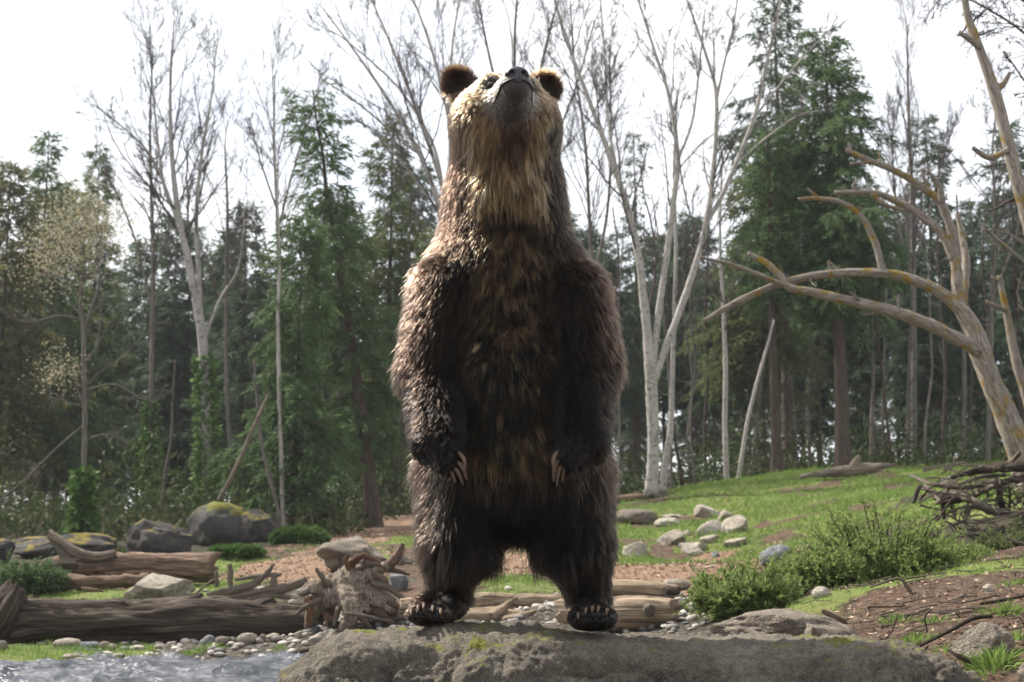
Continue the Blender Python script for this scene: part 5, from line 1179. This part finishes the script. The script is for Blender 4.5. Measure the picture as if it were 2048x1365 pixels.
# right birches
bare_tree('birch_tree', 'big white birch forking into spread stems at the grass slope edge', [[(1303, 992, 20), (1306, 900, 17), (1304, 800, 17), (1300, 730, 17), (1290, 620, 13), (1275, 500, 11), (1250, 400, 9.5), (1215, 300, 8), (1170, 180, 6), (1130, 70, 4.5), (1100, -40, 3)],
    [(1304, 750, 11), (1318, 620, 9.5), (1335, 500, 9), (1350, 380, 8), (1356, 320, 7), (1340, 200, 5.5), (1305, 90, 4), (1270, -20, 2.6)], [(1306, 765, 12), (1345, 660, 10), (1378, 570, 9.5), (1405, 480, 9), (1425, 360, 7.5), (1433, 200, 6), (1412, 110, 4.5), (1370, -10, 3)],
    [(1410, 450, 7), (1440, 400, 7), (1475, 320, 6.5), (1510, 230, 6), (1535, 120, 5), (1560, 10, 3.5), (1566, -40, 2)], [(1433, 200, 4.5), (1450, 120, 3.6), (1465, 60, 3), (1480, -30, 2)], [(1356, 320, 5), (1385, 240, 4), (1400, 120, 3), (1410, 20, 2)], [(1240, 380, 5), (1218, 250, 4), (1210, 120, 3), (1200, -10, 2)], [(1505, 240, 4), (1560, 170, 3), (1610, 110, 2.4), (1660, 60, 1.2)], [(1470, 330, 4), (1540, 270, 3), (1600, 230, 2), (1650, 220, 1.2)]], 25, 121, n1=13, n2=8, n3=5, t0=0.35, up=0.7, sides=16)
bare_tree('birch_tree', 'second pale birch trunk close behind the forking birch', [[(1325, 985, 11), (1332, 920, 10), (1342, 850, 8.5), (1345, 740, 7), (1350, 600, 6), (1352, 480, 5), (1348, 330, 3.5), (1356, 180, 2)]], 26.5, 122, n1=16, n2=7, n3=4, t0=0.45)
bare_tree('birch_tree', 'slim birch trunk with one dark band behind the grass crest', [[(1454, 968, 8), (1450, 860, 7.5), (1451, 740, 7), (1447, 620, 5.5), (1440, 480, 4), (1445, 300, 2.4)]], 28, 123, n1=14, n2=6, n3=4, t0=0.5)
bare_tree('leaning_birch', 'pale leaning trunk beside the dark-banded birch behind the grass crest', [[(1476, 965, 6), (1492, 860, 5.5), (1510, 780, 5), (1532, 700, 4), (1548, 640, 2.5)]], 27.5, 124, n1=4, n2=3, n3=0, t0=0.6)
bare_tree('birch_tree', 'slender bare birch with upright stems between bear and forking birch', [[(1195, 1000, 7), (1190, 800, 7), (1185, 560, 6), (1178, 420, 5), (1170, 280, 4), (1150, 140, 3), (1140, 0, 1.8)], [(1188, 560, 5), (1215, 420, 4), (1222, 260, 3), (1218, 90, 2)]], 31, 125, m_bgrey, n1=22, n2=8, n3=5, t0=0.4, up=0.9)
bare_tree('poplar_tree', 'upright bare poplar between dark spruces behind the arching dead tree', [[(1828, 960, 9), (1828, 700, 8), (1826, 500, 7), (1822, 340, 5.5), (1816, 180, 4), (1815, 50, 1.6)], [(1826, 560, 4), (1795, 430, 3.4), (1785, 300, 2.4), (1790, 200, 1.4)], [(1826, 540, 4), (1865, 400, 3), (1890, 300, 2), (1910, 240, 1.2)]], 36, 126, m_bgrey, n1=30, n2=8, n3=4, t0=0.3, ang=(0.2, 0.5), up=1.6)
bare_tree('bare_tree', 'spindly bare tree standing behind the lichen-covered dead trunk', [[(1975, 950, 8), (1980, 760, 7), (1985, 560, 6), (1990, 420, 4.5), (1985, 300, 3), (1995, 200, 1.5)], [(1984, 600, 4), (2030, 480, 3.4), (2050, 380, 2.4)]], 28, 127, m_bgrey, n1=20, n2=7, n3=5)
bare_tree('bare_tree', 'fine bare twigs above the bent-trunk spruce', [[(545, 1040, 7), (560, 700, 6), (555, 450, 5), (548, 280, 3.4), (550, 150, 1.6)], [(556, 460, 3), (590, 330, 2.6), (625, 220, 1.8), (640, 150, 1)], [(554, 420, 3), (520, 320, 2.4), (500, 240, 1.4)]], 34, 128, m_bgrey, n1=18, n2=8, n3=5)
bare_tree('bare_tree', 'bare tree whose beaded twigs overhang the lichen-covered dead trunk', [[(2260, 1010, 16), (2250, 700, 15), (2220, 400, 13), (2180, 200, 11), (2120, 60, 8), (2050, -60, 5)], [(2190, 240, 7), (2110, 130, 5), (2040, 60, 4), (1960, 10, 3), (1900, -20, 2)], [(2200, 330, 7), (2130, 250, 5), (2070, 190, 3.6), (2020, 120, 2.4)], [(2100, 30, 5), (1960, -40, 4), (1830, -50, 3), (1720, -30, 1.8)]], 14.5, 129, m_bgrey, n1=18, n2=8, n3=6, ang=(0.5, 1.2), up=-0.6, wig=0.22, rmin=0.0035, t0=0.25)
# forest trunks
FT = [(1225, 1000, 27, 7), (1238, 990, 33, 5), (1342, 985, 28, 5), (1366, 980, 30, 6), (1380, 978, 31, 5), (1392, 976, 29, 4), (1412, 972, 33, 6), (1500, 962, 32, 5), (1523, 958, 34, 6), (1538, 958, 30, 4), (1596, 955, 36, 8), (1622, 952, 34, 7), (1646, 952, 33, 5), (1742, 955, 30, 8), (1768, 955, 33, 5), (1788, 955, 29, 6), (1812, 955, 34, 9), (1850, 955, 30, 5), (1882, 955, 36, 7), (1925, 955, 33, 9), (1945, 955, 40, 7), (1990, 955, 38, 8), (700, 1040, 33, 6), (792, 1042, 34, 5), (800, 1040, 31, 4), (640, 1040, 36, 6)]
for k, (x, y, Yd, r) in enumerate(FT):
    rg = np.random.default_rng(500 + k); q = []; xx = x
    for j, yy in enumerate(np.linspace(y, 380 + 60 * rg.random(), 6)):
        q.append((xx, yy, r * 0.62 * (1 - 0.13 * j))); xx += rg.normal(0, 9)
    bare_tree('slim_tree', 'slim straight tree standing in the shade of the forest', [q], Yd, 600 + k, m_bspr if k % 3 == 0 else m_bgrey, n1=14, n2=4, n3=2, t0=0.15, group='slim trees in the shaded forest', ang=(0.8, 1.4), up=-0.2, lens=(0.14, 0.4, 0.5), sides=8, rs=1.0)
conifer('spruce_tree', 'straight reddish spruce trunk with high crown behind the grass crest', 1557, 958, 250, 29, 100, 0.48, 21, nb=110, tr=0.13)
# dead trees
bare_tree('dead_tree', 'arching dead tree with bare lichened limbs above the brush pile', [[(2062, 985, 42), (2045, 915, 38), (2012, 830, 34), (1985, 770, 32), (1965, 715, 31), (1945, 655, 27), (1905, 602, 20), (1845, 567, 16), (1765, 547, 14), (1650, 549, 12.5), (1570, 565, 11.5), (1500, 592, 10), (1445, 620, 8), (1408, 642, 6)],
    [(1960, 705, 22, -.05), (1925, 683, 19, -.1), (1860, 650, 18, -.1), (1780, 622, 17, -.12), (1690, 600, 15, -.12), (1620, 584, 13, -.12), (1580, 576, 12, -.12), (1562, 555, 11, -.1), (1535, 528, 10, -.05), (1497, 508, 8)],
    [(1595, 578, 9, -.1), (1550, 563, 8, -.15), (1470, 532, 6.5, -.2), (1400, 515, 4.5, -.25)], [(1766, 548, 11), (1752, 490, 10), (1726, 438, 9), (1690, 408, 8), (1640, 398, 7), (1596, 399, 5)],
    [(1918, 612, 17), (1912, 530, 16), (1902, 460, 14), (1880, 405, 12), (1845, 375, 11), (1790, 342, 10), (1740, 322, 8.5), (1692, 300, 7)], [(1908, 520, 14), (1885, 470, 13), (1840, 430, 12), (1790, 402, 10.5), (1745, 386, 9), (1670, 386, 7)],
    [(1925, 610, 12, .2), (1932, 540, 12, .3), (1926, 480, 10, .4), (1915, 430, 7, .45)], [(1882, 405, 8, -.1), (1878, 372, 7, -.15), (1855, 340, 4, -.2)], [(1866, 390, 6, .1), (1850, 362, 5, .1), (1842, 338, 3, .1)], [(1640, 398, 4), (1628, 388, 4), (1615, 378, 3)], [(1712, 380, 5), (1706, 372, 4), (1715, 360, 3)], [(1796, 625, 4, -.15), (1796, 590, 3.6, -.15)], [(1662, 548, 3.5), (1656, 522, 3)], [(1745, 388, 6, -.1), (1770, 410, 6, -.1), (1810, 422, 6)], [(1700, 305, 4), (1697, 285, 3)], [(1740, 325, 5, -.05), (1700, 328, 4, -.1)]], 14.5, 131, m_dead, m_dead, n1=3, n2=3, n3=2, lens=(0.10, 0.4, 0.5), rmin=0.004, wig=0.2, ang=(0.7, 1.3), sides=24, cat='dead tree', groove=0.10, rs=0.70)
bare_tree('dead_tree', 'tall lichen-covered dead trunk with short broken stubs near the top', [[(2130, 1000, 26), (2115, 800, 25), (2090, 600, 24), (2060, 450, 22), (2035, 360, 20), (2012, 270, 18), (1988, 180, 16), (1960, 100, 14), (1938, 40, 12), (1928, -10, 10)], [(1958, 95, 9, -.05), (1938, 78, 9, -.1), (1918, 66, 7, -.12)], [(1985, 185, 10), (2005, 170, 9), (2020, 145, 6)], [(2015, 300, 9, -.05), (1980, 316, 9, -.1), (1945, 296, 6, -.15)]], 13.5, 132, m_dead, m_btwig, n1=5, n2=4, n3=3, cat='dead tree', lens=(0.12, 0.5, 0.6), rmin=0.003, wig=0.3, ang=(0.8, 1.4))
bare_tree('dead_snag', 'short broken lichened snag beside the arching dead tree', [[(2085, 980, 16), (2070, 860, 16), (2050, 780, 15), (2032, 720, 14), (2018, 650, 11), (2006, 590, 9), (1999, 552, 7)], [(2010, 620, 7, -.05), (1990, 612, 6, -.1), (1972, 604, 5, -.1)], [(2000, 562, 6), (1990, 558, 5), (1982, 554, 4)]], 13.0, 133, m_dead, m_dead, n1=0, cat='dead tree')
bare_tree('dead_snag', 'thin bare lichened branches beside the short broken snag', [[(2110, 900, 10), (2090, 700, 9), (2070, 560, 8), (2060, 480, 6)], [(2070, 540, 6), (2020, 500, 5), (1985, 470, 4), (1970, 460, 3)], [(2066, 500, 5), (2020, 470, 4), (1995, 462, 3)]], 12.6, 134, m_dead, m_dead, n1=10, n2=5, n3=3, cat='dead tree', up=0.2, wig=0.3, rmin=0.0035)

# ================================================================== BUSHES, UNDERGROWTH, GRASS
def juniper(label, px, py, w, h, Y, seed, mat, n=330, name='juniper_bush', flat=0.6, leaf=0.040, group=None, lift=0.36):
    """px,py: middle of the base line; w,h in picture units"""
    rg = np.random.default_rng(seed); s = Y / FPX; W, H = w * s, h * s
    o = at(px, py, Y); o[2] = min(o[2], gz(o[0], o[1]) + 0.02)
    t_ = tag(empty(name, tuple(o)), label, 'bush', group)
    a = rg.uniform(0, 6.28, n); rad = np.sqrt(rg.random(n)) * 0.42; st = np.stack([np.cos(a) * rad * W, np.sin(a) * rad * W * 0.7, rg.uniform(0.0, 0.1, n) * H], 1)
    d = norm(np.stack([np.cos(a) * (0.25 + rad * 1.6), np.sin(a) * (0.25 + rad * 1.6), np.full(n, lift) + rg.normal(0, .18, n)], 1))
    L = H * rg.uniform(0.72, 0.98, n) * (1 - 0.30 * (rad / 0.42) ** 2) * np.clip(0.88 + 0.35 * fbm(st * 2.2 / max(W, .1) + seed, 2, seed), 0.6, 1.1)
    K = 5; B = np.empty((n, K, 3)); B[:, 0] = st; dd = d
    for k in range(1, K):
        dd = norm(dd + np.array([0, 0, 0.06]) * (1 if k < 4 else -1.5) + rg.normal(0, .08, (n, 3))); B[:, k] = B[:, k - 1] + dd * (L / (K - 1))[:, None]
    G = Geo(); v, f, lc = tubes(B, np.linspace(.010, .003, K)[None].repeat(n, 0), 3, False); G.add(v, f, lc=lc); link('stems', G.mesh('stems'), m_bspr, t_)
    C_ = Geo(); m_ = 15; idx = np.repeat(np.arange(n), m_); t = rg.uniform(0.2, 1, len(idx)) ; p, tan = lerp_curve(B, idx, t)
    tw = norm(tan * .9 + rg.normal(0, .55, (len(idx), 3)) + [0, 0, .15]); tl = rg.uniform(.05, .13, len(idx)) * (H / 0.6) ** 0.5 * (1.25 - .6 * t)
    q = 6; j = np.repeat(np.arange(len(idx)), q); tt = rg.random(len(j)); bp_ = p[j] + tw[j] * (tl[j] * tt)[:, None] + rg.normal(0, .004, (len(j), 3))
    tris(bp_, norm(tw[j] * .8 + rg.normal(0, .5, (len(j), 3))), leaf * rg.uniform(.6, 1.3, len(j)), leaf * .16, rg, C_)
    link('foliage', C_.mesh('foliage', False), mat, t_); return t_
juniper('low juniper bush spilling toward the standing boulder', 1500, 1236, 85, 118, 9.3, 1, m_junip, 280)
juniper('small juniper bush in front of the blue-grey boulder', 1535, 1165, 55, 62, 10.6, 2, m_junip, 150)
juniper('mid-sized juniper bush above the smooth oval stone', 1650, 1195, 115, 120, 9.8, 3, m_junip, 320)
juniper('largest juniper bush with brown tips below the brush pile', 1780, 1190, 170, 185, 10.1, 4, m_junip, 500)
juniper('greyish juniper bush right under the brush pile', 1900, 1150, 120, 105, 10.4, 5, m_junip, 260)
juniper('olive juniper bush in front of the brush pile beside bare soil', 2040, 1130, 120, 90, 10.8, 6, m_fir, 200)
juniper('dark feathery evergreen bush beside the curled root end of the log', 35, 1190, 105, 80, 15.4, 7, m_spruce, 260, leaf=0.045)
juniper('bright feathery evergreen sprig behind the upturned log', 275, 1118, 120, 58, 17.2, 8, m_fern, 200, leaf=0.05, lift=0.4)
juniper('leafy ground-cover shrub below the bright spruce', 600, 1075, 80, 36, 21.5, 9, m_ivy, 220, name='leafy_shrub', leaf=0.07)
juniper('leafy shrub at the mossy boulder foot', 470, 1090, 90, 30, 19.2, 10, m_ivy, 140, name='leafy_shrub', leaf=0.06)
# undergrowth: uncountable leaves and stalks in the forest
rg = np.random.default_rng(77); U = Geo(); n = 68000
Yu = rg.uniform(23.5, 52, n); pxu = rg.uniform(-250, 2300, n); pxu = np.where((pxu > 1180) & (Yu < 28), pxu - 1250, pxu)
xu = (pxu - 1024) / FPX * Yu * 1.0; keep = ~((xu > -2.6) & (xu < 7.0) & (Yu < 29)); xu, Yu = xu[keep], Yu[keep]; n = len(xu)
zu = ground_z(xu, Yu); hmax = np.where(xu < 1.0, 1.6, 1.25) * np.clip(0.5 + 0.9 * fbm(np.stack([xu, Yu, 0 * xu], 1) * 0.55, 2, 15), 0.08, 1.4)
zz = rg.random(n) ** 1.4 * hmax
tris(np.stack([xu, Yu, zu + zz], 1), norm(rg.normal(0, 1, (n, 3)) + [0, 0, .3]), rg.uniform(.08, .22, n), rg.uniform(.018, .04, n), rg, U)
und = link('undergrowth', U.mesh('undergrowth', False), m_under); tag(und, 'dark leafy undergrowth filling the forest floor', 'undergrowth', kind='stuff')
S_ = Geo(); n = 2600; xu = rg.uniform(-13, -2.6, n); Yu = rg.uniform(22, 34, n); tris(np.stack([xu, Yu, ground_z(xu, Yu)], 1), norm(rg.normal(0, .8, (n, 3)) + [0, 0, .5]), rg.uniform(.2, .8, n), .007, rg, S_)
stk = link('dry_brush', S_.mesh('dry_brush', False), m_brush); tag(stk, 'dry twiggy brush under the forest edge behind the dark boulders', 'brush', kind='stuff')
# grass
m_grass = mat_leaf('grass_blades', (0.060, 0.105, 0.022), (0.21, 0.30, 0.075), 0.6, 0.35, 1.5)
def scatter(n, xr_, yr_, cls, thr, rg, pw=1.0):
    x = rg.uniform(*xr_, n); y = yr_[0] + (yr_[1] - yr_[0]) * rg.random(n) ** pw
    w = cover(x, y)[:, cls] + 0.35 * fbm(np.stack([x, y, 0 * x], 1) * 2.2, 3, 23); k = w > thr
    x, y = x[k], y[k]; return x, y, ground_z(x, y)
GG = Geo(); rg = np.random.default_rng(8)
for (n, xr_, yr_, L, w, thr) in ((115000, (-1.5, 9.5), (14, 28), 0.075, 0.012, .45), (48000, (-8, 0.2), (11, 22), 0.06, 0.008, .45), (5000, (-1.5, 9.5), (14, 28), 0.16, 0.013, .55), (22000, (-.5, 4.5), (5, 12), 0.06, 0.004, .50), (9000, (-6.5, -2.2), (9.8, 12.6), 0.07, 0.006, .35)):
    x, y, z = scatter(n, xr_, yr_, 0, thr, rg); k = z > 0.01; x, y, z = x[k], y[k], z[k]
    tris(np.stack([x, y, z - .01], 1), norm(rg.normal(0, .45, (len(x), 3)) + [0, 0, 1]), L * rg.uniform(.5, 1.4, len(x)), w * .5, rg, GG, .15)
# loose tufts on the soil bank
for (px, Yd, nn, hh) in ((1545, 7.1, 60, .07), (1790, 7.2, 90, .07), (1730, 6.6, 60, .06), (1830, 6.5, 110, .07), (2005, 6.9, 160, .10), (1990, 5.5, 200, .12), (1790, 6.2, 50, .06), (1905, 6.1, 60, .06), (2035, 5.9, 90, .08), (1970, 8.8, 80, .06), (2030, 8.2, 80, .06), (1860, 6.9, 60, .06), (420, 12.0, 160, .10), (380, 11.9, 100, .08), (560, 11.9, 60, .07), (760, 11.6, 60, .07)):
    c = on(px, Yd); a = rg.normal(0, .035, (nn, 2)); x, y = c[0] + a[:, 0], c[1] + a[:, 1]
    tris(np.stack([x, y, ground_z(x, y) - .01], 1), norm(np.concatenate([a * 14, np.ones((nn, 1))], 1) + rg.normal(0, .25, (nn, 3))), hh * rg.uniform(.6, 1.4, nn), .0035, rg, GG, .3)
gr = link('grass', GG.mesh('grass', False), m_grass); tag(gr, 'short green grass on the slope and stream bank', 'grass', kind='stuff')
# bark chips, twigs and crumbs
def mat_chip():
    m, nt, b = mat_new('bark_chips'); r = attr(nt, 'rnd', 'Fac'); nt.links.new(ramp(nt, r, [(0, (0.05, 0.028, 0.018)), (.4, (0.16, 0.095, 0.06)), (.75, (0.32, 0.22, 0.145)), (1, (0.46, 0.36, 0.26))]), b.inputs['Base Color']); b.inputs['Roughness'].default_value = .9; return m
m_chip = mat_chip(); CH = Geo()
for (n, xr_, yr_, cls, L, thr) in ((26000, (-6, 5.5), (13, 25), 1, .055, .4), (9000, (.6, 4.5), (4.8, 10.5), 2, .035, .4), (3000, (-6, 3), (9.8, 15), 3, .04, .4)):
    x, y, z = scatter(n, xr_, yr_, cls, thr, rg); tris(np.stack([x, y, z + .004], 1), norm(rg.normal(0, 1, (len(x), 3)) * [1, 1, .35] + [0, 0, .12]), L * rg.uniform(.4, 1.5, len(x)), L * .16, rg, CH)
ch = link('bark_chips', CH.mesh('bark_chips', False), m_chip); tag(ch, 'loose bark chips and crumbs on the bare ground', 'bark chips', kind='stuff')
# fallen twigs
TL = Geo(); nl = 520; xl = np.concatenate([rg.uniform(.9, 4.4, 330), rg.uniform(-6, 4, nl - 330)]); yl = np.concatenate([rg.uniform(5.2, 10.5, 330), rg.uniform(12.5, 19, nl - 330)])
al = rg.uniform(0, 6.28, nl); Ll = rg.uniform(.05, .28, nl); ts = np.linspace(-.5, .5, 4)
PL = np.stack([xl[:, None] + np.cos(al)[:, None] * Ll[:, None] * ts, yl[:, None] + np.sin(al)[:, None] * Ll[:, None] * ts, np.zeros((nl, 4))], -1); PL[..., :2] += rg.normal(0, .008, (nl, 4, 2))
PL[..., 2] = ground_z(PL[..., 0].ravel(), PL[..., 1].ravel()).reshape(nl, 4) + .008 + np.abs(rg.normal(0, .012, (nl, 1))); kp = PL[:, :, 2].min(1) > .05
v, f, lc = tubes(PL[kp], rg.uniform(.0025, .007, (nl, 1))[kp] * np.linspace(1, .5, 4)[None], 4); TL.add(v, f, lc=lc)
tw_ = link('fallen_twigs', TL.mesh('fallen_twigs'), m_wgrey); tag(tw_, 'small fallen twigs littering the bare ground', 'twigs', kind='stuff')
# gravel
GV = Geo(); v0, f0 = ICO[1]
x, y, z = scatter(4200, (-5, 3.2), (9.3, 15.5), 3, .38, rg); k = z > -.03; x, y, z = x[k], y[k], z[k]; n = len(x)
sz = rg.uniform(.012, .045, (n, 1)) * np.array([1, 1, .6]) * rg.uniform(.7, 1.3, (n, 3))
vv = (v0[None] * sz[:, None] * (1 + .12 * rg.normal(0, 1, (n, len(v0), 1)) * .5) + np.stack([x, y, z + sz[:, 2] * .4], 1)[:, None]).reshape(-1, 3)
ff = (f0[None] + (np.arange(n) * len(v0))[:, None, None]).reshape(-1, 3); GV.add(vv, ff, rnd=np.repeat(rg.random(n), len(v0)))
m_grav, nt, b = mat_new('gravel'); nt.links.new(ramp(nt, attr(nt, 'rnd', 'Fac'), [(0, (.10, .10, .10)), (.5, (.24, .21, .175)), (1, (.46, .42, .36))]), b.inputs['Base Color']); b.inputs['Roughness'].default_value = .85
gvl = link('gravel', GV.mesh('gravel'), m_grav); tag(gvl, 'small loose gravel along the stream bank', 'gravel', kind='stuff')
# ================================================================== AIR
m_haze = bpy.data.materials.new('haze'); m_haze.use_nodes = True; nt = m_haze.node_tree; nt.nodes.remove(nt.nodes['Principled BSDF'])
pv = nt.nodes.new('ShaderNodeVolumePrincipled'); pv.inputs['Color'].default_value = (0.93, 0.96, 1.0, 1); pv.inputs['Density'].default_value = 0.00045; pv.inputs['Anisotropy'].default_value = 0.2
nt.links.new(pv.outputs[0], nt.nodes['Material Output'].inputs['Volume'])
zlo, zhi = float(Z_.min()) - 1.0, 18.0
xa, xb, ya, yb = float(X_.min()) - 2, float(X_.max()) + 2, float(Y_.min()) - 2, float(Y_.max()) + 2
hv = np.array([(x, y, z) for x in (xa, xb) for y in (ya, yb) for z in (zlo, zhi)])
hf = np.array([(0, 1, 3, 2), (4, 6, 7, 5), (0, 4, 5, 1), (2, 3, 7, 6), (0, 2, 6, 4), (1, 5, 7, 3)])
haze = link('haze', new_mesh('haze', hv, hf, False), m_haze); tag(haze, 'thin pale haze in the air over the clearing', 'haze', kind='stuff')
